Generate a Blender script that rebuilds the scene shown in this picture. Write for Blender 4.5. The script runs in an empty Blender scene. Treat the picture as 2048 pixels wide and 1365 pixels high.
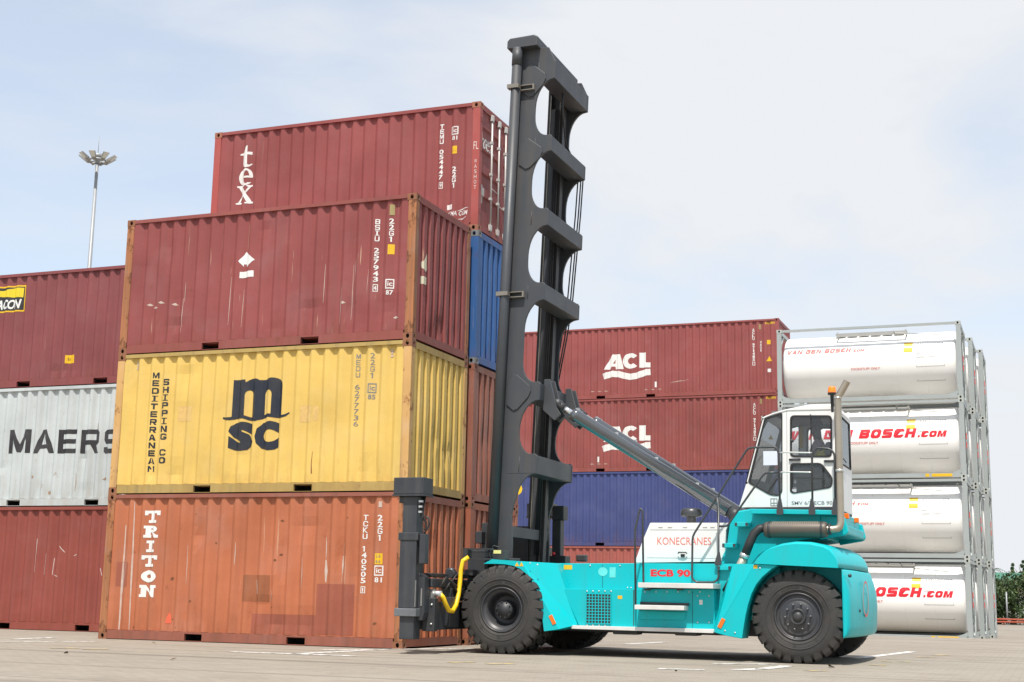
import bpy, bmesh, math, random
from mathutils import Vector, Matrix
from mathutils.geometry import tessellate_polygon
random.seed(7)
scene = bpy.context.scene
COL = scene.collection

# ------------------------------------------------------------------ camera
CAM = Vector((10.0554, -20.9162, 0.8921))
CR = Vector((0.93177971, 0.36253854, 0.01877182))
CU = Vector((0.04881072, -0.17635561, 0.98311556))
CF = Vector((-0.3597278, 0.91513087, 0.18202035))
FPX = 2755.27
cd = bpy.data.cameras.new('camera'); cam = bpy.data.objects.new('camera', cd); COL.objects.link(cam)
cd.sensor_width = 36; cd.lens = FPX * 36 / 2048; cd.clip_end = 3000; cd.clip_start = 0.1
cam.matrix_world = Matrix(((CR.x, CU.x, -CF.x, CAM.x), (CR.y, CU.y, -CF.y, CAM.y), (CR.z, CU.z, -CF.z, CAM.z), (0, 0, 0, 1)))
scene.camera = cam

# ------------------------------------------------------------------ sky and sun
SUN_EL, SUN_AZ = math.radians(63), math.radians(14)      # azimuth: from -y turned towards +x
sdir = Vector((math.sin(SUN_AZ) * math.cos(SUN_EL), -math.cos(SUN_AZ) * math.cos(SUN_EL), math.sin(SUN_EL)))
w = bpy.data.worlds.new('World'); scene.world = w; w.use_nodes = True
wn, wl = w.node_tree.nodes, w.node_tree.links
wn.clear()
wo = wn.new('ShaderNodeOutputWorld'); bg = wn.new('ShaderNodeBackground')
sky = wn.new('ShaderNodeTexSky'); sky.sky_type = 'NISHITA'; sky.sun_disc = False
sky.sun_elevation = SUN_EL; sky.sun_rotation = math.pi - SUN_AZ
sky.air_density = 1.0; sky.dust_density = 0.8; sky.ozone_density = 1.3
tc = wn.new('ShaderNodeTexCoord'); mp = wn.new('ShaderNodeMapping'); mp.inputs['Scale'].default_value = (1.6, 1.6, 4.2)
mp.inputs['Location'].default_value = (3.1, 0.4, 0.55)
nz = wn.new('ShaderNodeTexNoise'); nz.inputs['Scale'].default_value = 1.25; nz.inputs['Detail'].default_value = 7; nz.inputs['Roughness'].default_value = 0.52
nz.inputs['Distortion'].default_value = 0.35
ramp = wn.new('ShaderNodeValToRGB'); ramp.color_ramp.elements[0].position = 0.42; ramp.color_ramp.elements[1].position = 0.60
ramp.color_ramp.elements[0].color = (0.55, 0.55, 0.55, 1); ramp.color_ramp.elements[1].color = (1, 1, 1, 1)
mix = wn.new('ShaderNodeMix'); mix.data_type = 'RGBA'
mix.inputs[7].default_value = (6.42, 6.58, 6.85, 1)
wl.new(tc.outputs['Generated'], mp.inputs['Vector']); wl.new(mp.outputs['Vector'], nz.inputs['Vector'])
wl.new(nz.outputs['Fac'], ramp.inputs['Fac']); wl.new(ramp.outputs['Color'], mix.inputs[0])
gain = wn.new('ShaderNodeMix'); gain.data_type = 'RGBA'; gain.blend_type = 'MULTIPLY'; gain.inputs[0].default_value = 1; gain.inputs[7].default_value = (1.5, 1.62, 1.62, 1)
wl.new(sky.outputs['Color'], gain.inputs[6]); wl.new(gain.outputs[2], mix.inputs[6]); wl.new(mix.outputs[2], bg.inputs['Color'])
bg.inputs['Strength'].default_value = 0.105
wl.new(bg.outputs['Background'], wo.inputs['Surface'])
sl = bpy.data.lights.new('sun', 'SUN'); sl.energy = 4.5; sl.angle = math.radians(0.8); sl.color = (1.0, 0.95, 0.88)
so = bpy.data.objects.new('sun', sl); COL.objects.link(so)
so.rotation_euler = (-sdir).to_track_quat('-Z', 'Y').to_euler(); so.location = (0, -20, 40)
vs = scene.view_settings; vs.view_transform = 'Standard'; vs.look = 'None'; vs.gamma = 1; vs.use_curve_mapping = False
vs.exposure = 0.33
scene.render.engine = 'CYCLES'
scene.cycles.max_bounces = 6; scene.cycles.transparent_max_bounces = 12

def at(u, v, Y):
    """point of the plane y = Y seen at photograph position (u, v): used to survey real positions"""
    d = CF + CR * ((u - 1024) / FPX) - CU * ((v - 682.5) / FPX)
    t = (Y - CAM.y) / d.y
    q = CAM + d * t
    return (q.x, q.z)
def ats(pts, Y): return [at(u, v, Y) for u, v in pts]

# ------------------------------------------------------------------ materials
MATS = {}
def mat(name, color, rough=0.5, metal=0.0, var=0.12, vscale=3.0, bump=0.0, bscale=60, spec=0.5, dirt=0.0, dirtcol=(0.12, 0.10, 0.08), coat=0.0, streak=0.0, streakcol=(0.2, 0.18, 0.15)):
    if name in MATS: return MATS[name]
    m = bpy.data.materials.new(name); m.use_nodes = True; MATS[name] = m
    n, l = m.node_tree.nodes, m.node_tree.links
    b = n['Principled BSDF']
    b.inputs['Roughness'].default_value = rough; b.inputs['Metallic'].default_value = metal
    b.inputs['Specular IOR Level'].default_value = spec
    b.inputs['Coat Weight'].default_value = coat
    t = n.new('ShaderNodeTexCoord')
    a = n.new('ShaderNodeTexNoise'); a.inputs['Scale'].default_value = vscale; a.inputs['Detail'].default_value = 6
    l.new(t.outputs['Object'], a.inputs['Vector'])
    mx = n.new('ShaderNodeMix'); mx.data_type = 'RGBA'
    mx.inputs[6].default_value = tuple(c * (1 - var) for c in color) + (1,)
    mx.inputs[7].default_value = tuple(min(1, c * (1 + var)) for c in color) + (1,)
    l.new(a.outputs['Fac'], mx.inputs[0])
    out = mx.outputs[2]
    if dirt > 0:
        d = n.new('ShaderNodeTexNoise'); d.inputs['Scale'].default_value = 1.7; d.inputs['Detail'].default_value = 9; d.inputs['Roughness'].default_value = 0.65
        l.new(t.outputs['Object'], d.inputs['Vector'])
        r = n.new('ShaderNodeMapRange'); r.inputs['From Min'].default_value = 0.45; r.inputs['From Max'].default_value = 0.75; r.inputs['To Max'].default_value = dirt
        l.new(d.outputs['Fac'], r.inputs['Value'])
        m2 = n.new('ShaderNodeMix'); m2.data_type = 'RGBA'; m2.inputs[7].default_value = dirtcol + (1,)
        l.new(r.outputs['Result'], m2.inputs[0]); l.new(out, m2.inputs[6]); out = m2.outputs[2]
    if streak > 0:
        mpp = n.new('ShaderNodeMapping'); mpp.inputs['Scale'].default_value = (9, 9, 0.7); l.new(t.outputs['Object'], mpp.inputs['Vector'])
        d = n.new('ShaderNodeTexNoise'); d.inputs['Scale'].default_value = 1; d.inputs['Detail'].default_value = 6; l.new(mpp.outputs['Vector'], d.inputs['Vector'])
        r = n.new('ShaderNodeMapRange'); r.inputs['From Min'].default_value = 0.5; r.inputs['From Max'].default_value = 0.75; r.inputs['To Max'].default_value = streak; l.new(d.outputs['Fac'], r.inputs['Value'])
        m2 = n.new('ShaderNodeMix'); m2.data_type = 'RGBA'; m2.inputs[7].default_value = streakcol + (1,); l.new(r.outputs['Result'], m2.inputs[0]); l.new(out, m2.inputs[6]); out = m2.outputs[2]
        rq = n.new('ShaderNodeMapRange'); rq.inputs['To Min'].default_value = max(.05, rough - .08); rq.inputs['To Max'].default_value = rough + .18; l.new(a.outputs['Fac'], rq.inputs['Value']); l.new(rq.outputs['Result'], b.inputs['Roughness'])
    l.new(out, b.inputs['Base Color'])
    if bump > 0:
        f = n.new('ShaderNodeTexNoise'); f.inputs['Scale'].default_value = bscale; f.inputs['Detail'].default_value = 4
        l.new(t.outputs['Object'], f.inputs['Vector'])
        bp = n.new('ShaderNodeBump'); bp.inputs['Strength'].default_value = bump; bp.inputs['Distance'].default_value = 0.01
        l.new(f.outputs['Fac'], bp.inputs['Height']); l.new(bp.outputs['Normal'], b.inputs['Normal'])
    return m

def paint(name, color, seed, rust=0.3, streak=0.3, scratch=0.3, chalk=0.15, rough=0.52, rustcol=(0.17, 0.055, 0.02), rthr=0.63, edge=0.45):
    """weathered container paint: faded patches, run-down dirt, rust spots, scrapes"""
    if name in MATS: return MATS[name]
    m = bpy.data.materials.new(name); m.use_nodes = True; MATS[name] = m
    n, l = m.node_tree.nodes, m.node_tree.links
    b = n['Principled BSDF']
    t = n.new('ShaderNodeTexCoord')
    def noise(scale, off, detail=6, rgh=0.55):
        mpn = n.new('ShaderNodeMapping'); mpn.inputs['Scale'].default_value = scale; mpn.inputs['Location'].default_value = (seed * 3.7 + off, seed * 1.3, seed * 2.1 - off)
        l.new(t.outputs['Object'], mpn.inputs['Vector'])
        x = n.new('ShaderNodeTexNoise'); x.inputs['Scale'].default_value = 1; x.inputs['Detail'].default_value = detail; x.inputs['Roughness'].default_value = rgh
        l.new(mpn.outputs['Vector'], x.inputs['Vector']); return x.outputs['Fac']
    def rng(s, a, c, hi):
        r = n.new('ShaderNodeMapRange'); r.inputs['From Min'].default_value = a; r.inputs['From Max'].default_value = c; r.inputs['To Max'].default_value = hi
        l.new(s, r.inputs['Value']); return r.outputs['Result']
    def mixc(fac, a, col):
        x = n.new('ShaderNodeMix'); x.data_type = 'RGBA'
        l.new(fac, x.inputs[0])
        if isinstance(a, tuple): x.inputs[6].default_value = a + (1,)
        else: l.new(a, x.inputs[6])
        x.inputs[7].default_value = col + (1,); return x.outputs[2]
    lum = sum(color) / 3
    c = mixc(rng(noise((0.7, 0.7, 0.9), 1), 0.3, 0.7, 1.0), tuple(x * 0.88 for x in color), tuple(min(1, x * 1.1 + 0.005) for x in color))
    c = mixc(rng(noise((1.6, 1.6, 1.4), 2, 8), 0.5, 0.75, chalk), c, tuple(min(1, 0.5 * x + 0.5 * (lum + 0.22)) for x in color))
    c = mixc(rng(noise((7, 7, 0.28), 3, 5), 0.5, 0.75, streak), c, (lum * 0.35 + 0.02, lum * 0.28 + 0.015, lum * 0.22 + 0.01))
    c = mixc(rng(noise((16, 16, 0.7), 4, 3), 0.69, 0.74, scratch), c, (0.55, 0.38, 0.26))
    c = mixc(rng(noise((5, 5, 3.2), 5, 10, 0.7), rthr, rthr + 0.06, rust), c, rustcol)
    c = mixc(rng(noise((21, 21, 12), 6, 4), 0.72, 0.75, rust), c, tuple(x * 0.7 for x in rustcol))
    if edge > 0:
        sp = n.new('ShaderNodeSeparateXYZ'); l.new(t.outputs['Object'], sp.inputs[0])
        hz_ = n.new('ShaderNodeMapRange'); hz_.inputs['From Min'].default_value = 0.75; hz_.inputs['From Max'].default_value = 0.12; hz_.inputs['To Max'].default_value = 0.22; l.new(sp.outputs['Z'], hz_.inputs['Value'])
        ad = n.new('ShaderNodeMath'); ad.operation = 'ADD'; l.new(hz_.outputs['Result'], ad.inputs[0]); l.new(noise((6, 6, 1.6), 11, 8, 0.65), ad.inputs[1])
        c = mixc(rng(ad.outputs[0], 0.62, 0.80, edge), c, tuple(0.45 * x + 0.55 * y for x, y in zip(color, rustcol)))
    l.new(c, b.inputs['Base Color'])
    rr = n.new('ShaderNodeMapRange'); rr.inputs['To Min'].default_value = rough - 0.1; rr.inputs['To Max'].default_value = rough + 0.2
    l.new(noise((2.5, 2.5, 1.2), 7), rr.inputs['Value']); l.new(rr.outputs['Result'], b.inputs['Roughness'])
    b.inputs['Specular IOR Level'].default_value = 0.35
    bp = n.new('ShaderNodeBump'); bp.inputs['Strength'].default_value = 0.25; bp.inputs['Distance'].default_value = 0.02
    l.new(noise((4, 4, 3), 8, 7), bp.inputs['Height']); l.new(bp.outputs['Normal'], b.inputs['Normal'])
    return m

def glassmat(name, tint, refl_rough=0.02, f0=1.5, veil=0.05):
    m = bpy.data.materials.new(name); m.use_nodes = True; MATS[name] = m
    n, l = m.node_tree.nodes, m.node_tree.links; n.clear()
    o = n.new('ShaderNodeOutputMaterial'); mx = n.new('ShaderNodeMixShader')
    tr = n.new('ShaderNodeBsdfTransparent'); tr.inputs['Color'].default_value = tint + (1,)
    gl = n.new('ShaderNodeBsdfGlossy'); gl.inputs['Roughness'].default_value = refl_rough
    fr = n.new('ShaderNodeFresnel'); fr.inputs['IOR'].default_value = f0
    l.new(fr.outputs['Fac'], mx.inputs['Fac']); l.new(tr.outputs['BSDF'], mx.inputs[1]); l.new(gl.outputs['BSDF'], mx.inputs[2])
    df = n.new('ShaderNodeBsdfDiffuse'); df.inputs['Color'].default_value = (.55, .54, .55, 1); m3 = n.new('ShaderNodeMixShader'); m3.inputs['Fac'].default_value = veil  # pale diffuse film on the panes: the sky's reflected veil put in as colour
    l.new(mx.outputs['Shader'], m3.inputs[1]); l.new(df.outputs['BSDF'], m3.inputs[2]); l.new(m3.outputs['Shader'], o.inputs['Surface'])
    return m

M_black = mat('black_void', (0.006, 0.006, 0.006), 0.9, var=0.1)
M_white = mat('white_lettering', (0.72, 0.71, 0.68), 0.6, var=0.12, vscale=9, dirt=0.35, dirtcol=(0.42, 0.33, 0.28))
M_whites = mat('white_sticker', (0.74, 0.74, 0.72), 0.5, var=0.08, vscale=8, dirt=0.3, dirtcol=(0.4, 0.38, 0.33))
M_navy = mat('navy_lettering', (0.012, 0.016, 0.028), 0.5, var=0.2, vscale=9, dirt=0.15, dirtcol=(0.2, 0.17, 0.1))
M_blk = mat('black_lettering', (0.022, 0.02, 0.022), 0.5, var=0.2, vscale=9, dirt=0.2, dirtcol=(0.25, 0.25, 0.24))
M_yel = mat('yellow_sticker', (0.72, 0.43, 0.01), 0.45, var=0.1, vscale=8)
M_red = mat('red_lettering', (0.62, 0.012, 0.025), 0.4, var=0.1)
M_redsoft = mat('faded_red_lettering', (0.62, 0.10, 0.09), 0.5, var=0.15)
M_pink = mat('salmon_lettering', (0.72, 0.16, 0.12), 0.4, var=0.08)
M_greyt = mat('grey_lettering', (0.18, 0.18, 0.18), 0.5, var=0.1)
M_lgrey = mat('pale_grey_lettering', (0.26, 0.26, 0.255), 0.5, var=0.1)
M_orange = mat('orange_reflector', (0.85, 0.16, 0.01), 0.25, var=0.05)
M_yb = mat('yellow_black_stripe', (0.6, 0.36, 0.02), 0.6, var=0.3, vscale=20)

# ------------------------------------------------------------------ mesh builder
class MB:
    def __init__(s): s.v = []; s.f = []; s.sm = []; s.mi = []
    def add(s, vs, fs, smooth=False, mi=0):
        o = len(s.v); s.v += [tuple(x) for x in vs]
        for f in fs: s.f.append([i + o for i in f]); s.sm.append(smooth); s.mi.append(mi)
        return s
    def box(s, x0, x1, y0, y1, z0, z1, mi=0):
        return s.add([(x0, y0, z0), (x1, y0, z0), (x1, y1, z0), (x0, y1, z0), (x0, y0, z1), (x1, y0, z1), (x1, y1, z1), (x0, y1, z1)],
                     [(0, 3, 2, 1), (4, 5, 6, 7), (0, 1, 5, 4), (1, 2, 6, 5), (2, 3, 7, 6), (3, 0, 4, 7)], mi=mi)
    def prism(s, poly, y0, y1, mi=0, smooth=False):
        """polygon in (x, z) extruded along y"""
        return s.plate([poly], lambda a, b, d: (a, y0 + (y1 - y0) * d, b), mi, smooth)
    def plate(s, loops, fn, mi=0, smooth=False):
        """loops[0] outer, rest holes; fn(a, b, d) with d 0 front / 1 back"""
        tri = tessellate_polygon([[Vector((a, b, 0)) for a, b in lp] for lp in loops])
        flat = [p for lp in loops for p in lp]; n = len(flat)
        vs = [fn(a, b, 0) for a, b in flat] + [fn(a, b, 1) for a, b in flat]
        fs = []
        for t in tri: fs.append(tuple(t)); fs.append(tuple(i + n for i in reversed(t)))
        s.add(vs, fs, False, mi)
        o = 0; vs2 = []; fs2 = []
        for lp in loops:
            k = len(lp); base = len(vs2)
            for a, b in lp: vs2 += [fn(a, b, 0), fn(a, b, 1)]
            for i in range(k):
                j = (i + 1) % k
                fs2.append((base + 2 * i, base + 2 * j, base + 2 * j + 1, base + 2 * i + 1))
        s.add(vs2, fs2, smooth, mi)
        return s
    def tube(s, pts, r, n=10, cap=True, mi=0):
        pts = [Vector(p) for p in pts]; rs = r if isinstance(r, (list, tuple)) else [r] * len(pts)
        rings = []; up = Vector((0, 0, 1)); prev = None
        for i, p in enumerate(pts):
            if i == 0: d = pts[1] - p
            elif i == len(pts) - 1: d = p - pts[i - 1]
            else: d = (pts[i + 1] - p).normalized() + (p - pts[i - 1]).normalized()
            d = d.normalized() if d.length > 1e-9 else Vector((0, 0, 1))
            if prev is None:
                a = d.cross(up); a = a if a.length > 0.05 else d.cross(Vector((1, 0, 0)))
            else: a = prev - d * prev.dot(d)
            a = a.normalized(); prev = a; b = d.cross(a)
            rings.append([p + (a * math.cos(2 * math.pi * k / n) + b * math.sin(2 * math.pi * k / n)) * rs[i] for k in range(n)])
        vs = [q for rg in rings for q in rg]
        fs = [(i * n + k, i * n + (k + 1) % n, (i + 1) * n + (k + 1) % n, (i + 1) * n + k) for i in range(len(pts) - 1) for k in range(n)]
        s.add(vs, fs, True, mi)
        if cap:
            s.add(rings[0], [tuple(range(n))[::-1]], False, mi); s.add(rings[-1], [tuple(range(n))], False, mi)
        return s
    def lathe(s, prof, c, axis='y', n=32, mi=0, smooth=True, closed=False):
        """prof list of (r, h) along the axis from centre c"""
        c = Vector(c); vs = []
        for r, h in prof:
            for k in range(n):
                a = 2 * math.pi * k / n; x, y = r * math.cos(a), r * math.sin(a)
                vs.append(c + (Vector((x, h, y)) if axis == 'y' else Vector((x, y, h)) if axis == 'z' else Vector((h, x, y))))
        m = len(prof); fs = []
        for i in range(m - 1 + (1 if closed else 0)):
            for k in range(n):
                fs.append((i * n + k, i * n + (k + 1) % n, ((i + 1) % m) * n + (k + 1) % n, ((i + 1) % m) * n + k))
        return s.add(vs, fs, smooth, mi)
    def loft(s, rings, cap=True, smooth=False, mi=0):
        n = len(rings[0]); vs = [p for r in rings for p in r]
        fs = [(i * n + k, i * n + (k + 1) % n, (i + 1) * n + (k + 1) % n, (i + 1) * n + k) for i in range(len(rings) - 1) for k in range(n)]
        s.add(vs, fs, smooth, mi)
        if cap: s.add(rings[0], [tuple(range(n))[::-1]], False, mi); s.add(rings[-1], [tuple(range(n))], False, mi)
        return s
    def mesh(s, name, mats, off=(0, 0, 0), fix=True):
        me = bpy.data.meshes.new(name)
        me.from_pydata([(v[0] - off[0], v[1] - off[1], v[2] - off[2]) for v in s.v], [], s.f)
        for m in (mats if isinstance(mats, (list, tuple)) else [mats]): me.materials.append(m)
        me.polygons.foreach_set('use_smooth', s.sm); me.polygons.foreach_set('material_index', s.mi)
        if fix:
            bm = bmesh.new(); bm.from_mesh(me); bmesh.ops.remove_doubles(bm, verts=bm.verts, dist=1e-5)
            bmesh.ops.recalc_face_normals(bm, faces=bm.faces); bm.to_mesh(me); bm.free()
        me.update()
        return me

def link(name, me, parent=None, loc=(0, 0, 0)):
    o = bpy.data.objects.new(name, me); COL.objects.link(o); o.location = loc
    if parent is not None: o.parent = parent
    return o
def tag(o, label=None, cat=None, group=None, kind=None):
    if label: o['label'] = label
    if cat: o['category'] = cat
    if group: o['group'] = group
    if kind: o['kind'] = kind
    return o
def empty(name, loc, label, cat, group=None):
    o = bpy.data.objects.new(name, None); COL.objects.link(o); o.location = loc; o.empty_display_size = 0.3
    return tag(o, label, cat, group)
def bevel(o, wd=0.01, seg=2, ang=40):
    m = o.modifiers.new('bevel', 'BEVEL'); m.width = wd; m.segments = seg; m.limit_method = 'ANGLE'; m.angle_limit = math.radians(ang); m.harden_normals = False
    return o

# ------------------------------------------------------------------ flat shapes for lettering and marks
TXT = {}
def text2d(s, size=1.0, bold=0.0, shear=0.0, sx=1.0):
    """triangles of a line of type, baseline at 0, centred on x = 0; returns (verts, faces, width)"""
    key = (s, bold, shear)
    if key not in TXT:
        cu = bpy.data.curves.new('t', 'FONT'); cu.body = s; cu.size = 1; cu.offset = bold; cu.shear = shear; cu.resolution_u = 3; cu.fill_mode = 'FRONT'
        o = bpy.data.objects.new('t', cu); COL.objects.link(o)
        bpy.context.view_layer.update()
        ev = o.evaluated_get(bpy.context.evaluated_depsgraph_get()); me = ev.to_mesh()
        vs = [(v.co.x, v.co.y) for v in me.vertices]; fs = [tuple(p.vertices) for p in me.polygons]
        ev.to_mesh_clear(); bpy.data.objects.remove(o); bpy.data.curves.remove(cu)
        TXT[key] = (vs, fs)
    vs, fs = TXT[key]
    x0, x1 = min(v[0] for v in vs), max(v[0] for v in vs)
    y0, y1 = min(v[1] for v in vs), max(v[1] for v in vs)
    return vs, fs, (x0, x1, y0, y1)
def block_loops(ch, tx, ty):
    """square-cut capitals in a unit box; tx, ty bar thickness"""
    c = .2
    def octa(i): 
        a, b_ = i * tx, i * ty; k = c - .09 * i
        return [(a, b_ + k), (a, 1 - b_ - k), (a + k, 1 - b_), (1 - a - k, 1 - b_), (1 - a, 1 - b_ - k), (1 - a, b_ + k), (1 - a - k, b_), (a + k, b_)]
    if ch == 'M': return [[(0, 0), (0, 1), (tx * 1.25, 1), (.5, .38), (1 - tx * 1.25, 1), (1, 1), (1, 0), (1 - tx, 0), (1 - tx, .62), (.5 + tx * .4, .04), (.5 - tx * .4, .04), (tx, .62), (tx, 0)]]
    if ch == 'A': return [[(0, 0), (.5 - tx * .6, 1), (.5 + tx * .6, 1), (1, 0), (1 - tx * 1.15, 0), (1 - tx * 1.15 - .08, .2), (tx * 1.15 + .08, .2), (tx * 1.15, 0)], [(.5 + .02, .82), (.5 - .02, .82), (tx * 1.15 + .13, .2 + ty * .9), (1 - tx * 1.15 - .13, .2 + ty * .9)]]
    if ch == 'E': return [[(0, 0), (0, 1), (1, 1), (1, 1 - ty), (tx, 1 - ty), (tx, .5 + ty / 2), (.93, .5 + ty / 2), (.93, .5 - ty / 2), (tx, .5 - ty / 2), (tx, ty), (1, ty), (1, 0)]]
    if ch == 'R': return [[(0, 0), (0, 1), (.88, 1), (1, .88), (1, .46), (.9, .36), (.78, .36), (1, 0), (1 - tx * 1.2, 0), (.80 - tx * 1.2, .36), (tx, .36), (tx, 0)], [(tx, .36 + ty), (1 - tx, .36 + ty), (1 - tx, 1 - ty), (tx, 1 - ty)][::-1]]
    if ch == 'P': return [[(0, 0), (0, 1), (.88, 1), (1, .88), (1, .46), (.9, .36), (tx, .36), (tx, 0)], [(tx, .36 + ty), (1 - tx, .36 + ty), (1 - tx, 1 - ty), (tx, 1 - ty)][::-1]]
    if ch == 'S': return [[(.08, 0), (0, .08), (0, .27), (tx, .27), (tx, ty), (1 - tx, ty), (1 - tx, .5 - ty / 2), (.1, .5 - ty / 2), (0, .56), (0, .9), (.1, 1), (.92, 1), (1, .92), (1, .73), (1 - tx, .73), (1 - tx, 1 - ty), (tx, 1 - ty), (tx, .5 + ty / 2), (.92, .5 + ty / 2), (1, .44), (1, .1), (.9, 0)]]
    if ch == 'K': return [[(0, 0), (0, 1), (tx, 1), (tx, .56), (1 - tx * 1.3, 1), (1, 1), (.42, .5), (1, 0), (1 - tx * 1.3, 0), (tx, .44), (tx, 0)]]
    if ch == 'V': return [[(0, 1), (tx * 1.15, 1), (.5, .25), (1 - tx * 1.15, 1), (1, 1), (.5 + tx * .6, 0), (.5 - tx * .6, 0)]]
    if ch == 'N': return [[(0, 0), (0, 1), (tx * 1.15, 1), (1 - tx, .34), (1 - tx, 1), (1, 1), (1, 0), (1 - tx * 1.15, 0), (tx, .66), (tx, 0)]]
    if ch == 'D': return [[(0, 0), (0, 1), (.8, 1), (1, .8), (1, .2), (.8, 0)], [(tx, ty), (.74, ty), (1 - tx, .24), (1 - tx, .76), (.74, 1 - ty), (tx, 1 - ty)]]
    if ch == 'B': return [[(0, 0), (0, 1), (.86, 1), (1, .88), (1, .6), (.92, .51), (1, .42), (1, .12), (.86, 0)], [(tx, ty), (1 - tx, ty), (1 - tx, .5 - ty / 2), (tx, .5 - ty / 2)], [(tx, .5 + ty / 2), (1 - tx, .5 + ty / 2), (1 - tx, 1 - ty), (tx, 1 - ty)]]
    if ch == 'O': return [octa(0), octa(1)[::-1]]
    if ch == 'C': o, i = octa(0), octa(1); return [[(1, .66), (1, .8), (.8, 1), (.2, 1), (0, .8), (0, .2), (.2, 0), (.8, 0), (1, .2), (1, .34), (1 - tx, .34), (1 - tx, .26), (.76, ty), (.24, ty), (tx, .24), (tx, .76), (.24, 1 - ty), (.76, 1 - ty), (1 - tx, .74), (1 - tx, .66)]]
    if ch == 'G': return [[(1, .68), (1, .8), (.8, 1), (.2, 1), (0, .8), (0, .2), (.2, 0), (.8, 0), (1, .2), (1, .52), (.5, .52), (.5, .52 - ty), (1 - tx, .52 - ty), (1 - tx, .26), (.76, ty), (.24, ty), (tx, .24), (tx, .76), (.24, 1 - ty), (.76, 1 - ty), (1 - tx, .74), (1 - tx, .68)]]
    if ch == 'H': return [[(0, 0), (0, 1), (tx, 1), (tx, .5 + ty / 2), (1 - tx, .5 + ty / 2), (1 - tx, 1), (1, 1), (1, 0), (1 - tx, 0), (1 - tx, .5 - ty / 2), (tx, .5 - ty / 2), (tx, 0)]]
    if ch == 'T': return [[(.5 - tx / 2, 0), (.5 - tx / 2, 1 - ty), (0, 1 - ty), (0, 1), (1, 1), (1, 1 - ty), (.5 + tx / 2, 1 - ty), (.5 + tx / 2, 0)]]
    if ch == 'I': return [[(.5 - tx / 2, 0), (.5 - tx / 2, 1), (.5 + tx / 2, 1), (.5 + tx / 2, 0)]]
    if ch == 'U': return [[(0, 1), (0, .16), (.18, 0), (.82, 0), (1, .16), (1, 1), (1 - tx, 1), (1 - tx, .22), (.78, ty), (.22, ty), (tx, .22), (tx, 1)]]
    if ch == 'L': return [[(0, 0), (0, 1), (tx, 1), (tx, ty), (1, ty), (1, 0)]]
    if ch == '.': return [[(0, 0), (0, ty * 1.1), (1, ty * 1.1), (1, 0)]]
    return None
class Flat:
    """2-D marks collected in panel coordinates (u along the panel, v up)"""
    def __init__(s): s.v = []; s.f = []; s.k = 0; s.lift = []
    def add(s, vs, fs, lift=None):
        o = len(s.v); s.v += list(vs); L = s.k * 0.0004 if lift is None else lift
        s.lift += [L] * len(vs)
        s.f += [tuple(i + o for i in f) for f in fs]; s.k = (s.k + 1) % 5
        return s
    def poly(s, loops):
        if not isinstance(loops[0][0], (tuple, list)): loops = [loops]
        tri = tessellate_polygon([[Vector((a, b, 0)) for a, b in lp] for lp in loops])
        return s.add([p for lp in loops for p in lp], [tuple(t) for t in tri])
    def rect(s, u0, v0, u1, v1): return s.add([(u0, v0), (u1, v0), (u1, v1), (u0, v1)], [(0, 1, 2, 3)])
    def stroke(s, pts, wd):
        pts = [Vector((a, b)) for a, b in pts]; L = []; R_ = []
        for i, p in enumerate(pts):
            d = (pts[min(i + 1, len(pts) - 1)] - pts[max(i - 1, 0)]).normalized(); nn = Vector((-d.y, d.x)) * (wd[i] if isinstance(wd, list) else wd) / 2
            L.append(tuple(p + nn)); R_.append(tuple(p - nn))
        n = len(pts)
        return s.add(L + R_, [(i, i + 1, n + i + 1, n + i) for i in range(n - 1)])
    def text(s, t, u, v, h, wd=None, bold=0.0, shear=0.0, center=True):
        """text of cap height h with its box centred at u, bottom at v; optional overall width wd"""
        vs, fs, (x0, x1, y0, y1) = text2d(t, 1, bold, shear)
        k = h / (y1 - y0) if y1 > y0 else 1; kx = (wd / (x1 - x0)) if wd else k
        ox = u - (x0 + x1) / 2 * kx if center else u - x0 * kx
        return s.add([(a * kx + ox, (b - y0) * k + v) for a, b in vs], fs)
    def block(s, t, u0, v, h, wd, thick=.3, shear=0.0, gap=.16):
        """a word in block capitals from u0, overall width wd, cap height h"""
        rel = {'I': .35, '.': .28, ' ': .5, 'M': 1.2}
        tot = sum(rel.get(c, 1) for c in t) + gap * (len(t) - 1); k = wd / tot; x = u0
        for c in t:
            w_ = rel.get(c, 1) * k; lp = block_loops(c, (.9 if c in 'I.' else thick * k / w_), thick * k / h * .85)
            if lp: s.poly([[(x + a * w_ + b_ * h * shear, v + b_ * h) for a, b_ in q] for q in lp])
            x += w_ + gap * k
        return s
    def stack(s, t, u, vtop, h, step, wd=None, bold=0.0, slant=0.0):
        for i, ch in enumerate(t):
            if ch != ' ':
                if ch in 'I1': s.text(ch, u, vtop - i * step - h, h, (wd * (0.35 if ch == 'I' else 0.5)) if wd else None, bold)
                else: s.text(ch, u, vtop - i * step - h, h, wd, bold)
        return s
    def bm(s):
        bm = bmesh.new(); V = [bm.verts.new((a, L, b)) for (a, b), L in zip(s.v, s.lift)]
        for f in s.f:
            if len(set(f)) == len(f):
                try: bm.faces.new([V[i] for i in f])
                except ValueError: pass
        return bm
def bisect(bm, axis, vals):
    for x in vals:
        co = (x, 0, 0) if axis == 0 else (0, 0, x); no = (1, 0, 0) if axis == 0 else (0, 0, 1)
        bmesh.ops.bisect_plane(bm, geom=bm.verts[:] + bm.edges[:] + bm.faces[:], dist=1e-5, plane_co=co, plane_no=no)

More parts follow.
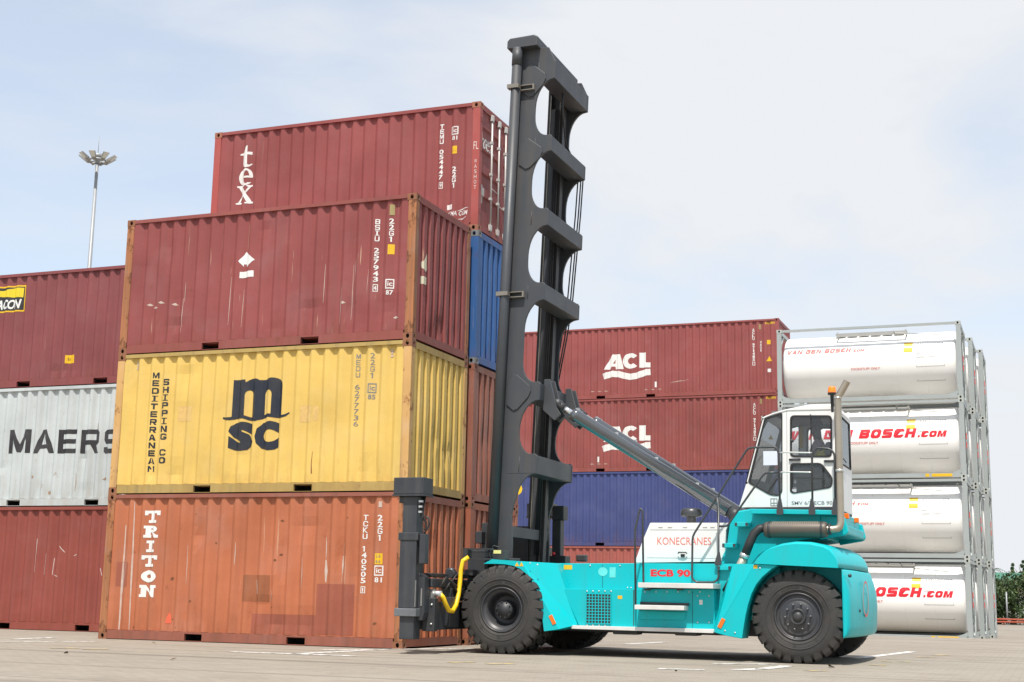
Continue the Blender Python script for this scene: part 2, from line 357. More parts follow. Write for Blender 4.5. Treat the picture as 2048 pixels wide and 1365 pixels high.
# ------------------------------------------------------------------ ground
def sstep(t): t = max(0, min(1, t)); return t * t * (3 - 2 * t)
def gz(x, y): return -0.26 * sstep((y - 19) / 6.0) * sstep((x - 0.7) / 0.75)
def ground_material():
    m = bpy.data.materials.new('paving'); m.use_nodes = True; n, l = m.node_tree.nodes, m.node_tree.links; b = n['Principled BSDF']
    t = n.new('ShaderNodeTexCoord')
    br = n.new('ShaderNodeTexBrick'); br.inputs['Scale'].default_value = 1; br.inputs['Brick Width'].default_value = 0.22; br.inputs['Row Height'].default_value = 0.11
    br.inputs['Mortar Size'].default_value = 0.006; br.inputs['Color1'].default_value = (0.270, 0.236, 0.192, 1); br.inputs['Color2'].default_value = (0.300, 0.264, 0.216, 1); br.inputs['Mortar'].default_value = (0.21, 0.187, 0.16, 1)
    l.new(t.outputs['Object'], br.inputs['Vector'])
    def nz_(sc, det, a, c, hi):
        x = n.new('ShaderNodeTexNoise'); x.inputs['Scale'].default_value = sc; x.inputs['Detail'].default_value = det; l.new(t.outputs['Object'], x.inputs['Vector'])
        r = n.new('ShaderNodeMapRange'); r.inputs['From Min'].default_value = a; r.inputs['From Max'].default_value = c; r.inputs['To Max'].default_value = hi
        l.new(x.outputs['Fac'], r.inputs['Value']); return r.outputs['Result']
    c = br.outputs['Color']
    for (sc, det, a, q, hi, col) in ((0.35, 5, 0.45, 0.7, 0.45, (0.338, 0.302, 0.252)), (1.3, 8, 0.52, 0.72, 0.4, (0.205, 0.177, 0.142)), (6, 6, 0.58, 0.7, 0.35, (0.16, 0.14, 0.116)), (40, 3, 0.62, 0.7, 0.4, (0.09, 0.078, 0.064))):
        x = n.new('ShaderNodeMix'); x.data_type = 'RGBA'; l.new(nz_(sc, det, a, q, hi), x.inputs[0]); l.new(c, x.inputs[6]); x.inputs[7].default_value = col + (1,); c = x.outputs[2]
    # tyre tracks: long dark smears across the yard, and small oil spots
    for sc_, rz_, lo_, hi_, amt, col in (((0.05, 2.6, 1), 0.12, 0.56, 0.66, 0.55, (0.13, 0.115, 0.1)), ((0.07, 3.4, 1), -0.35, 0.60, 0.68, 0.45, (0.12, 0.105, 0.09)), ((1.9, 1.9, 1), 0, 0.70, 0.74, 0.6, (0.07, 0.06, 0.052))):
        mpp = n.new('ShaderNodeMapping'); mpp.inputs['Scale'].default_value = sc_; mpp.inputs['Rotation'].default_value = (0, 0, rz_); l.new(t.outputs['Object'], mpp.inputs['Vector'])
        x2 = n.new('ShaderNodeTexNoise'); x2.inputs['Scale'].default_value = 1; x2.inputs['Detail'].default_value = 4; l.new(mpp.outputs['Vector'], x2.inputs['Vector'])
        r2 = n.new('ShaderNodeMapRange'); r2.inputs['From Min'].default_value = lo_; r2.inputs['From Max'].default_value = hi_; r2.inputs['To Max'].default_value = amt; l.new(x2.outputs['Fac'], r2.inputs['Value'])
        x = n.new('ShaderNodeMix'); x.data_type = 'RGBA'; l.new(r2.outputs['Result'], x.inputs[0]); l.new(c, x.inputs[6]); x.inputs[7].default_value = col + (1,); c = x.outputs[2]
    l.new(c, b.inputs['Base Color']); b.inputs['Roughness'].default_value = 0.85; b.inputs['Specular IOR Level'].default_value = 0.25
    bp = n.new('ShaderNodeBump'); bp.inputs['Strength'].default_value = 0.3; bp.inputs['Distance'].default_value = 0.006; bp.invert = True
    l.new(br.outputs['Fac'], bp.inputs['Height'])
    nn = n.new('ShaderNodeTexNoise'); nn.inputs['Scale'].default_value = 25; nn.inputs['Detail'].default_value = 5; l.new(t.outputs['Object'], nn.inputs['Vector'])
    bp2 = n.new('ShaderNodeBump'); bp2.inputs['Strength'].default_value = 0.4; bp2.inputs['Distance'].default_value = 0.01
    l.new(nn.outputs['Fac'], bp2.inputs['Height']); l.new(bp.outputs['Normal'], bp2.inputs['Normal']); l.new(bp2.outputs['Normal'], b.inputs['Normal'])
    return m
xs = [-1500, -300, -100, -50, -20, -8, -2] + [i * 0.15 + 0.4 for i in range(10)] + [3, 6, 10, 20, 50, 100, 300, 1500]
ys = [-300, -60, -30, -15, -5, 0, 5, 10, 15] + [19 + i * 0.5 for i in range(14)] + [30, 40, 60, 100, 300, 2500]
g = MB(); nx = len(xs)
g.add([(x, y, gz(x, y)) for y in ys for x in xs], [(j * nx + i, j * nx + i + 1, (j + 1) * nx + i + 1, (j + 1) * nx + i) for j in range(len(ys) - 1) for i in range(nx - 1)], True)
tag(link('ground', g.mesh('ground', ground_material())), kind='structure')

def worn(name, col, lo):
    m = bpy.data.materials.new(name); m.use_nodes = True; n, l = m.node_tree.nodes, m.node_tree.links; b = n['Principled BSDF']
    t = n.new('ShaderNodeTexCoord'); x = n.new('ShaderNodeTexNoise'); x.inputs['Scale'].default_value = 7; x.inputs['Detail'].default_value = 9; x.inputs['Roughness'].default_value = 0.7
    l.new(t.outputs['Object'], x.inputs['Vector'])
    r = n.new('ShaderNodeMapRange'); r.inputs['From Min'].default_value = lo; r.inputs['From Max'].default_value = lo + 0.12; l.new(x.outputs['Fac'], r.inputs['Value'])
    k = n.new('ShaderNodeMix'); k.data_type = 'RGBA'; k.inputs[6].default_value = (0.275, 0.248, 0.215, 1); k.inputs[7].default_value = col + (1,)
    l.new(r.outputs['Result'], k.inputs[0]); l.new(k.outputs[2], b.inputs['Base Color']); b.inputs['Roughness'].default_value = 0.8
    return m
M_wline = worn('worn_white_paint', (0.68, 0.67, 0.64), 0.42); M_yline = worn('worn_yellow_paint', (0.52, 0.38, 0.13), 0.45)
def line(name, pts, wd, m):
    b = MB(); P = [Vector((x, y, gz(x, y) + 0.005)) for x, y in pts]
    for i in range(len(P) - 1):
        d = (P[i + 1] - P[i]).normalized(); nn = Vector((-d.y, d.x, 0)) * wd / 2
        b.add([P[i] - nn, P[i + 1] - nn, P[i + 1] + nn, P[i] + nn], [(0, 1, 2, 3)])
    tag(link(name, b.mesh(name, m)), kind='structure')
def gpt(u, v, z=0.0):
    d = CF + CR * ((u - 1024) / FPX) - CU * ((v - 682.5) / FPX); t = (z - CAM.z) / d.z; q = CAM + d * t; return (q.x, q.y)
for p0, p1 in (((463, 1304.5), (711, 1313)), ((645, 1301), (950, 1297.5)), ((590, 1309), (760, 1300)), ((2, 1284), (195, 1284)), ((30, 1279), (110, 1276)), ((1316, 1338), (1408, 1341)), ((1472, 1341), (1524, 1338.5)), ((1522, 1339), (1575, 1332.5)), ((1427, 1328.5), (1553, 1329.5)), ((1250, 1289), (1330, 1285)), ((1708, 1318), (1780, 1309.5)), ((1780, 1309.5), (1826, 1304))):
    line('white_line_marking', [gpt(*p0), gpt(*p1)], 0.2, M_wline)
line('white_line_marking', [(7.75, 25.7), (9.2, 30.6)], 0.25, M_wline)
for p0, p1 in (((103, 1297.5), (157, 1297)), ((164, 1299), (217, 1299)), ((900, 1326), (945, 1325)), ((975, 1329), (1025, 1328)), ((1614, 1342.5), (1648, 1342)), ((1748, 1332), (1762, 1331)), ((1767, 1324), (1779, 1324)), ((1803, 1324.5), (1813, 1324)), ((1833, 1314.6), (1872, 1316)), ((1872, 1311.5), (1891, 1310.5))):
    line('yellow_line_marking', [gpt(*p0), gpt(*p1)], 0.2, M_yline)

# ------------------------------------------------------------------ shipping containers
W20 = 2.438
def profile(L, x0, x1, outer=0.072, slope=0.068, inner=0.07):
    """list of (x, inset 0..1) break points of a trapezoidal corrugation between x0 and x1"""
    pitch = outer + inner + 2 * slope; n = int((x1 - x0 - outer) / pitch); s = x0 + (x1 - x0 - n * pitch - outer) / 2
    pts = [(x0, 0.0)]
    if s - x0 > 1e-4: pass
    x = s
    for i in range(n):
        pts += [(x + outer, 0.0), (x + outer + slope, 1.0), (x + outer + slope + inner, 1.0), (x + pitch, 0.0)]
        x += pitch
    pts.append((x1, 0.0))
    return pts
def interp(prof, x):
    for (a, p), (b, q) in zip(prof, prof[1:]):
        if a <= x <= b: return p + (q - p) * (x - a) / max(b - a, 1e-9)
    return 0.0
class Corr:
    """corrugated wall: depth(u, v) and the mesh"""
    def __init__(s, u0, u1, v0, v1, depth, dents=0, seed=0, rows=1, **k):
        s.prof = profile(0, u0, u1, **k); s.v0, s.v1, s.d = v0, v1, depth; s.rows = rows; r = random.Random(seed)
        s.dents = [(r.uniform(u0 + .2, u1 - .2), r.uniform(v0 + .1, v1 - .3) if r.random() < .5 else v0 + r.uniform(.05, .5), r.uniform(.05, .22), r.uniform(.06, .3), r.uniform(-.006, .032)) for _ in range(dents)]
        s.ph = [r.uniform(0, 6.28) for _ in range(4)]; s.amp = 0.006 if dents else 0.0
    def dep(s, u, v):
        z = interp(s.prof, u) * s.d
        z += s.amp * (math.sin(u * 1.9 + s.ph[0]) * math.sin(v * 2.1 + s.ph[1]) + 0.6 * math.sin(u * 4.3 + s.ph[2]) * math.sin(v * 3.3 + s.ph[3]))
        for a, b, ra, rb, h in s.dents:
            q = ((u - a) / ra) ** 2 + ((v - b) / rb) ** 2
            if q < 6: z += h * math.exp(-q)
        return z
    def us(s): return [p[0] for p in s.prof]
    def vs(s): return [s.v0 + (s.v1 - s.v0) * i / s.rows for i in range(s.rows + 1)]
    def mb(s, fn):
        b = MB(); U = s.us(); V = s.vs(); n = len(U)
        b.add([fn(u, v, s.dep(u, v)) for v in V for u in U], [(j * n + i, j * n + i + 1, (j + 1) * n + i + 1, (j + 1) * n + i) for j in range(len(V) - 1) for i in range(n - 1)])
        return b

_cast = None
def casting_mesh(mt):
    """corner casting 178 x 162 x 118 with real apertures, local origin at its outer bottom corner (-x -y), solid towards +x +y"""
    b = MB(); X, Yd, Z = 0.178, 0.162, 0.118
    def oct_(cx, cz, rx, rz): return [(cx + rx * math.cos(a), cz + rz * math.sin(a)) for a in [math.pi / 8 + math.pi / 4 * i for i in range(8)]]
    b.plate([[(0, 0), (X, 0), (X, Z), (0, Z)], oct_(0.09, 0.06, 0.034, 0.042)], lambda a, c, d: (a, d * 0.02, c))
    b.plate([[(0.02, 0), (Yd, 0), (Yd, Z), (0.02, Z)], oct_(0.085, 0.06, 0.03, 0.042)], lambda a, c, d: (d * 0.02, a, c))
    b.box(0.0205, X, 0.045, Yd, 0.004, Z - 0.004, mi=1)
    b.box(0.0205, X, 0.0205, 0.05, Z - 0.02, Z - 0.001); b.box(0.0205, X, 0.0205, 0.05, 0.001, 0.02)
    b.box(X - 0.02, X - 0.001, 0.0205, 0.05, 0.02, Z - 0.02)
    return b.mesh('corner_casting', [mt, M_black])
CACHE = {}
def cached(key, fn):
    if key not in CACHE: CACHE[key] = fn()
    return CACHE[key]
def part(name, me, parent, m, loc=(0, 0, 0), scale=None):
    o = link(name, me, parent, loc)
    if m is not None: o.material_slots[0].link = 'OBJECT'; o.material_slots[0].material = m
    if scale: o.scale = scale
    return o

class Container:
    def __init__(s, loc, label, group, L=6.058, H=2.591, m=None, mpost=None, mrail=None, mcast=None, end='corr', dents=0, seed=0, name='shipping_container', proud_end=0.045):
        s.L, s.H, s.W = L, H, W20
        t = s.t = empty(name, loc, label, 'container', group)
        mpost = mpost or m; mrail = mrail or m; mcast = mcast or mpost
        k = (round(L, 2), round(H, 2))
        pw = 0.16; zb, zt = 0.17, H - 0.075
        # corrugated sides: outer crest 16 mm behind the rail face
        s.side = Corr(pw, L - pw, zb, zt, 0.045, dents, seed, 14 if dents else 1)
        s.y0 = 0.016
        fr = s.side.mb(lambda u, v, d: (u, s.y0 + d, v)).mesh('side_panel', m, fix=False)
        link('side_panel', fr, t)
        bk = cached(('bk',) + k, lambda: Corr(pw, L - pw, zb, zt, 0.036).mb(lambda u, v, d: (L - u, W20 - s.y0 - d, v)).mesh('side_panel', m, fix=False))
        part('side_panel', bk, t, m)
        # ends
        s.end = Corr(0.14, W20 - 0.14, zb, zt, 0.045, dents // 2, seed + 50, 14 if dents else 1, outer=0.11, slope=0.02, inner=0.104)
        s.xe = L - 0.014
        if end == 'corr':
            link('end_panel', s.end.mb(lambda u, v, d: (s.xe - d, u, v)).mesh('end_panel', m, fix=False), t)
        part('end_panel', cached(('e0',) + k, lambda: Corr(0.14, W20 - 0.14, zb, zt, 0.045, outer=0.11, slope=0.02, inner=0.104).mb(lambda u, v, d: (0.014 + d, W20 - u, v)).mesh('end_panel', m, fix=False)), t, m)
        # roof and floor
        part('roof_panel', cached(('rf',) + k, lambda: MB().box(0.03, L - 0.03, 0.03, W20 - 0.03, H - 0.045, H - 0.02).mesh('roof_panel', m)), t, m)
        part('floor', cached(('fl',) + k, lambda: MB().box(0.06, L - 0.06, 0.07, W20 - 0.07, 0.125, 0.165).mesh('floor', m)), t, mrail)
        # posts
        pm = cached(('post',) + k, lambda: MB().plate([[(0, 0), (0.155, 0), (0.155, 0.03), (0.06, 0.03), (0.06, 0.14), (0, 0.14)]], lambda a, b_, d: (a, b_, 0.118 + d * (H - 0.236))).mesh('corner_post', m))
        for (x, y, sx, sy) in ((0.003, 0.003, 1, 1), (L - 0.003, 0.003, -1, 1), (0.003, W20 - 0.003, 1, -1), (L - 0.003, W20 - 0.003, -1, -1)):
            bevel(part('corner_post', pm, t, mpost, (x, y, 0), (sx, sy, 1)), 0.008)
        cm = cached('cast', lambda: casting_mesh(m))
        for z, sz in ((0, 1), (H, -1)):
            for (x, y, sx, sy) in ((0, 0, 1, 1), (L, 0, -1, 1), (0, W20, 1, -1), (L, W20, -1, -1)):
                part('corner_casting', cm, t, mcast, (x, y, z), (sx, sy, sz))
        # rails
        tr = cached(('tr',) + k, lambda: MB().box(0.178, L - 0.178, -0.002, 0.064, H - 0.078, H - 0.012).mesh('top_side_rail', m))
        part('top_side_rail', tr, t, mrail); part('top_side_rail', tr, t, mrail, (0, W20, 0), (1, -1, 1))
        def brail():
            b = MB(); pk = [(L / 2 - 1.025, 0.36 / 2), (L / 2 + 1.025, 0.36 / 2)]
            x = 0.178
            for c, hw in pk: b.box(x, c - hw, 0.003, 0.05, 0.012, 0.165); x = c + hw
            b.box(x, L - 0.178, 0.003, 0.05, 0.012, 0.165)
            for c, hw in pk:
                b.box(c - hw, c + hw, 0.003, 0.05, 0.137, 0.165); b.box(c - hw, c + hw, 0.003, 0.05, 0.008, 0.016)
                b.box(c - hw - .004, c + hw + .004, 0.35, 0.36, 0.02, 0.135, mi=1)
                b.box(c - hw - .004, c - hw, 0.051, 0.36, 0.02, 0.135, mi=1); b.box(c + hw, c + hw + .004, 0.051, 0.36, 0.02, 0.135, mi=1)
            b.box(0.178, L - 0.178, 0.051, 0.12, 0.165, 0.17)
            return b.mesh('bottom_side_rail', [m, M_black])
        bm_ = cached(('br',) + k, brail)
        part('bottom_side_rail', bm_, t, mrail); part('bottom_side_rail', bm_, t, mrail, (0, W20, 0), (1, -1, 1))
        er = cached('er', lambda: MB().box(0.004, 0.065, 0.162, W20 - 0.162, 0, 0.12).mesh('end_rail', m))
        for x, sx in ((0, 1), (L, -1)):
            part('top_end_rail', er, t, mrail, (x, 0, H - 0.132), (sx, 1, 1)); part('bottom_end_rail', er, t, mrail, (x, 0, 0.03), (sx, 1, 1.15))
    def mark(s, flat, m, name='lettering', lift=0.003, where='side', label=None):
        bm = flat.bm(); wall = s.side if where == 'side' else s.end
        bisect(bm, 0, wall.us())
        if wall.rows > 1: bisect(bm, 2, wall.vs())
        for v in bm.verts:
            d = wall.dep(v.co.x, v.co.z)
            if where == 'side': v.co = (v.co.x, s.y0 + d - lift - v.co.y, v.co.z)
            else: v.co = (s.xe - d + lift + v.co.y, v.co.x, v.co.z)
        me = bpy.data.meshes.new(name); bm.to_mesh(me); bm.free(); me.materials.append(m)
        o = link(name, me, s.t)
        if label: o['label'] = label
        return o
    def doors(s, m, mrod):
        """door end: two leaves with horizontal ribs, four locking rods with cams, keepers and handles"""
        L, H, Wd = s.L, s.H, W20
        prof = profile(0, 0.17, H - 0.15, outer=0.16, slope=0.03, inner=0.24)
        for (y0, y1) in ((0.10, Wd / 2 - 0.008), (Wd / 2 + 0.008, Wd - 0.10)):
            b = MB(); n = len(prof)
            b.add([(L - 0.035 - 0.04 * d, y, z) for z, d in prof for y in (y0 + 0.06, y1 - 0.06)], [(2 * i, 2 * i + 1, 2 * i + 3, 2 * i + 2) for i in range(n - 1)])
            b.box(L - 0.08, L - 0.025, y0, y0 + 0.06, 0.16, H - 0.14); b.box(L - 0.08, L - 0.025, y1 - 0.06, y1, 0.16, H - 0.14)
            b.box(L - 0.08, L - 0.026, y0 + .06, y1 - .06, 0.13, 0.17); b.box(L - 0.08, L - 0.026, y0 + .06, y1 - .06, H - 0.17, H - 0.14)
            leaf = link('door', b.mesh('door', m), s.t)
            for y in ((y0 + 0.50, y1 - 0.23) if y0 < 1 else (y0 + .11, y1 - .5)):
                r = MB().tube([(L + 0.012, y, 0.10), (L + 0.012, y, H - 0.09)], 0.019, 8)
                for z, hh in ((0.13, 0.12), (H - 0.22, 0.12)): r.box(L - 0.015, L + 0.036, y - 0.04, y + 0.04, z, z + hh)
                for z in (0.75, 1.25, 1.9): r.box(L - 0.024, L + 0.03, y - 0.03, y + 0.03, z, z + 0.05)
                link('locking_rod', r.mesh('locking_rod', mrod), leaf)
                h = MB().tube([(L + 0.03, y, 0.98 if y < Wd / 4 or y > Wd * .6 else 0.72), (L + 0.045, y + 0.24, 0.95 if y < Wd / 4 or y > Wd * .6 else 0.70)], 0.008, 6)
                link('door_handle', h.mesh('door_handle', mrod), leaf)
            for z in (0.35, 0.85, 1.6, 2.2):
                yy = 0.06 if y0 < 1 else Wd - 0.11
                link('hinge', MB().box(L - 0.02, L + 0.006, yy, yy + 0.05, z, z + 0.09).mesh('hinge', m), leaf)

# paints
P_bsiu = paint('oxide_red_bsiu', (0.255, 0.062, 0.058), 1, rust=0.35, streak=0.16, scratch=0.75, chalk=0.18)
P_tex = paint('oxide_red_tex', (0.258, 0.063, 0.059), 2, rust=0.12, streak=0.12, scratch=0.15, chalk=0.1)
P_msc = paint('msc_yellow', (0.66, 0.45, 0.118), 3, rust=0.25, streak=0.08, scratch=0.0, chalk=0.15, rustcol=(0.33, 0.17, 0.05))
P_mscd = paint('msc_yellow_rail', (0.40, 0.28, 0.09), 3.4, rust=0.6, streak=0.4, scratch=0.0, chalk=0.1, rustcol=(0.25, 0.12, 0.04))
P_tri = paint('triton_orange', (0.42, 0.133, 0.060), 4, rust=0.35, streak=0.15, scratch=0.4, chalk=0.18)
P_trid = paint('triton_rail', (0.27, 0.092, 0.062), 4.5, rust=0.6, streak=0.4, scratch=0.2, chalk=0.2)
P_rust = paint('rusty_post', (0.38, 0.15, 0.06), 5, rust=0.9, streak=0.6, scratch=0.9, chalk=0.7, rustcol=(0.13, 0.05, 0.02), rthr=0.53)
P_rusty = paint('rusty_yellow_post', (0.56, 0.33, 0.12), 6, rust=0.9, streak=0.5, scratch=0.4, chalk=0.5, rustcol=(0.26, 0.11, 0.04), rthr=0.55)
P_rustc = paint('rusty_casting', (0.26, 0.105, 0.05), 7, rust=0.9, streak=0.4, scratch=0.4, chalk=0.2, rustcol=(0.12, 0.045, 0.02))
P_brn = paint('brown_oxide', (0.28, 0.105, 0.07), 8, rust=0.4, streak=0.25, scratch=0.4, chalk=0.3)
P_brn2 = paint('brown_orange', (0.35, 0.115, 0.065), 8.7, rust=0.5, streak=0.3, scratch=0.4, chalk=0.3)
P_blu = paint('mid_blue', (0.03, 0.11, 0.31), 9, rust=0.3, streak=0.2, scratch=0.4, chalk=0.12)
P_mac = paint('maroon_red', (0.215, 0.056, 0.058), 10, rust=0.15, streak=0.12, scratch=0.2, chalk=0.12)
P_mae = paint('pale_grey', (0.46, 0.495, 0.495), 11, rust=0.6, streak=0.18, scratch=0.2, chalk=0.1, rustcol=(0.27, 0.19, 0.11))
P_lred = paint('brick_red', (0.255, 0.06, 0.044), 12, rust=0.15, streak=0.15, scratch=0.12, chalk=0.1)
P_acl = paint('acl_red', (0.272, 0.067, 0.062), 13, rust=0.1, streak=0.15, scratch=0.12, chalk=0.12)
P_acl2 = paint('acl_red_low', (0.255, 0.064, 0.057), 14, rust=0.15, streak=0.3, scratch=0.2, chalk=0.12)
P_nav = paint('navy_blue', (0.048, 0.064, 0.185), 15, rust=0.12, streak=0.15, scratch=0.15, chalk=0.12)
P_rred = paint('far_red', (0.32, 0.088, 0.07), 16, rust=0.3, streak=0.2, scratch=0.2, chalk=0.12)
P_rod = mat('galvanised_rod', (0.55, 0.54, 0.52), 0.5, 0.2, var=0.15, dirt=0.4, dirtcol=(0.35, 0.25, 0.18))
P_patchd = paint('repair_patch_brown', (0.30, 0.10, 0.042), 17, rust=0.3, streak=0.3, scratch=0.3)
P_patchr = paint('repair_patch_red', (0.295, 0.088, 0.052), 18, rust=0.3, streak=0.3, scratch=0.3)
P_scuff = mat('pale_scuff', (0.50, 0.40, 0.34), 0.7, var=0.25, vscale=12, dirt=0.6, dirtcol=(0.42, 0.16, 0.09))
P_olive = mat('olive_plate', (0.30, 0.24, 0.10), 0.6, var=0.2)
P_dash = mat('chalk_scrawl', (0.62, 0.55, 0.5), 0.8, var=0.2, vscale=15)

G_A = 'containers of the front stack'; G_B = 'containers of the tall stack behind'; G_L = 'containers of the left stack'; G_R = 'forty foot containers behind the handler'
HC = 2.591; X0 = -6.058
def code_cols(c, serial, u1, vtop, h, step, wd, m, size='22G1', u2=None, bold=0.0, vtop2=None, box=True):
    f = Flat(); f.stack(serial, u1, vtop, h, step, wd, bold); c.mark(f, m, 'serial_number')
    f = Flat(); f.stack(size, u2, vtop2 if vtop2 is not None else vtop, h, step, wd, bold); c.mark(f, m, 'size_code')
def framed(f, u, v, w_, h_, t=0.014):
    f.poly([[(u - w_ / 2, v), (u + w_ / 2, v), (u + w_ / 2, v + h_), (u - w_ / 2, v + h_)], [(u - w_ / 2 + t, v + t), (u - w_ / 2 + t, v + h_ - t), (u + w_ / 2 - t, v + h_ - t), (u + w_ / 2 - t, v + t)]])
def ic_mark(c, u, v, num, m):
    f = Flat(); framed(f, u, v, 0.15, 0.17, 0.02); f.text('ic', u + 0.005, v + 0.045, 0.085, 0.08, 0.02); f.text(num, u, v - 0.11, 0.085, 0.12, 0.02); c.mark(f, m, 'approval_mark')
def serif_letter(f, ch, u, v, w_, h_, t, sh):
    """slab serif capitals out of bars; t stem, sh serif height"""
    L, R_ = u - w_ / 2, u + w_ / 2
    if ch == 'T':
        f.poly([(L, v + h_), (L, v + h_ * .62), (L + sh, v + h_ * .62), (L + sh * 1.3, v + h_ - sh), (u - t / 2, v + h_ - sh), (u - t / 2, v + sh), (u - t, v + sh), (u - t, v), (u + t, v), (u + t, v + sh), (u + t / 2, v + sh), (u + t / 2, v + h_ - sh), (R_ - sh * 1.3, v + h_ - sh), (R_ - sh, v + h_ * .62), (R_, v + h_ * .62), (R_, v + h_)])
    elif ch == 'I':
        f.poly([(u - t, v), (u + t, v), (u + t, v + sh), (u + t / 2, v + sh), (u + t / 2, v + h_ - sh), (u + t, v + h_ - sh), (u + t, v + h_), (u - t, v + h_), (u - t, v + h_ - sh), (u - t / 2, v + h_ - sh), (u - t / 2, v + sh), (u - t, v + sh)])
    elif ch == 'N':
        a, b_ = L + w_ * .10, R_ - w_ * .10
        f.poly([(L, v), (L + w_ * .36, v), (L + w_ * .36, v + sh), (a + t * .75 + .02, v + sh), (a + t * .75 + .02, v + h_ * .62), (b_ - t * .35, v), (b_ + .01, v), (b_ + .01, v + h_ - sh), (R_, v + h_ - sh), (R_, v + h_), (R_ - w_ * .36, v + h_), (R_ - w_ * .36, v + h_ - sh), (b_ - t * .75, v + h_ - sh), (b_ - t * .75, v + h_ * .42), (L + w_ * .32, v + h_), (L, v + h_), (L, v + h_ - sh), (a, v + h_ - sh), (a, v + sh), (L, v + sh)])
    elif ch == 'O':
        n = 20; o_ = [(u + w_ / 2 * math.cos(i * 2 * math.pi / n), v + h_ / 2 + h_ / 2 * math.sin(i * 2 * math.pi / n)) for i in range(n)]
        q = [(u + (w_ / 2 - t * 1.05) * math.cos(i * 2 * math.pi / n), v + h_ / 2 + (h_ / 2 - t * .8) * math.sin(i * 2 * math.pi / n)) for i in range(n)]
        f.poly([o_, q[::-1]])
    elif ch == 'R':
        a = L + w_ * .12; n = 9; cy = v + h_ * .72; ry = h_ * .28; cx = u + w_ * .08
        bowl = [(cx + w_ * .34 * math.cos(x), cy + ry * math.sin(x)) for x in [math.pi / 2 - i * math.pi / (n - 1) for i in range(n)]]
        inn = [(cx + (w_ * .34 - t * .95) * math.cos(x), cy + (ry - sh) * math.sin(x)) for x in [math.pi / 2 - i * math.pi / (n - 1) for i in range(n)]]
        outer = [(L, v), (L + w_ * .46, v), (L + w_ * .46, v + sh), (a + t, v + sh), (a + t, v + h_ * .44), (u - .005, v + h_ * .44), (R_ - w_ * .26, v), (R_, v), (R_, v + sh), (R_ - w_ * .1, v + sh), (u + w_ * .16, v + h_ * .44)] + bowl[::-1] + [(L, v + h_), (L, v + h_ - sh), (a, v + h_ - sh), (a, v + sh), (L, v + sh)]
        f.poly([outer, [(a + t, cy - ry + sh), (a + t, cy + ry - sh)] + inn])
def tex_letters(f, k, horizontal=False, u0=0, v0=0):
    """heavy old-style lowercase t, e, x; k is the x-height"""
    def T(u, v): 
        f.poly([(u - .14 * k, v + .96 * k), (u - .36 * k, v + .9 * k), (u - .36 * k, v + .82 * k), (u - .15 * k, v + .8 * k), (u - .15 * k, v + .25 * k), (u - .1 * k, v + .07 * k), (u + .06 * k, v), (u + .25 * k, v + .03 * k), (u + .42 * k, v + .2 * k), (u + .38 * k, v + .24 * k), (u + .24 * k, v + .15 * k), (u + .14 * k, v + .2 * k), (u + .12 * k, v + .8 * k), (u + .38 * k, v + .8 * k), (u + .38 * k, v + .97 * k), (u + .12 * k, v + .97 * k), (u + .12 * k, v + 1.38 * k), (u + .04 * k, v + 1.36 * k)])
    def Eo(u, v):
        n = 22; c = (u, v + .5 * k)
        o_ = [(c[0] + .45 * k * math.cos(a), c[1] + .5 * k * math.sin(a)) for a in [math.radians(-28 - i * (332 - 2) / (n - 1)) for i in range(n)]]
        # outer ring from lower right round clockwise to the bar level
        o_ = [(c[0] + .46 * k * math.cos(a), c[1] + .5 * k * math.sin(a)) for a in [math.radians(-30 - i * 330 / (n - 1)) for i in range(n)]]
        i_ = [(c[0] + .01 * k + .2 * k * math.cos(a), c[1] - .03 * k + .38 * k * math.sin(a)) for a in [math.radians(-60 - i * 120 / 10) for i in range(11)]]
        f.poly(o_ + [(u + .46 * k, v + .44 * k), (u - .17 * k, v + .44 * k)] + i_[::-1])
        f.poly  # counter is covered below
    def X(u, v):
        f.poly([(u - .5 * k, v + k), (u - .5 * k, v + .92 * k), (u - .4 * k, v + .9 * k), (u + .17 * k, v + .08 * k), (u + .05 * k, v + .08 * k), (u + .05 * k, v), (u + .52 * k, v), (u + .52 * k, v + .08 * k), (u + .42 * k, v + .1 * k), (u - .14 * k, v + .92 * k), (u - .05 * k, v + .92 * k), (u - .05 * k, v + k)])
        f.poly([(u + .12 * k, v + k), (u + .12 * k, v + .93 * k), (u + .22 * k, v + .9 * k), (u + .05 * k, v + .66 * k), (u + .11 * k, v + .58 * k), (u + .33 * k, v + .9 * k), (u + .45 * k, v + .93 * k), (u + .45 * k, v + k)])
        f.poly([(u - .52 * k, v), (u - .52 * k, v + .07 * k), (u - .42 * k, v + .1 * k), (u - .12 * k, v + .5 * k), (u - .06 * k, v + .41 * k), (u - .28 * k, v + .1 * k), (u - .16 * k, v + .07 * k), (u - .16 * k, v)])
    return T, Eo, X

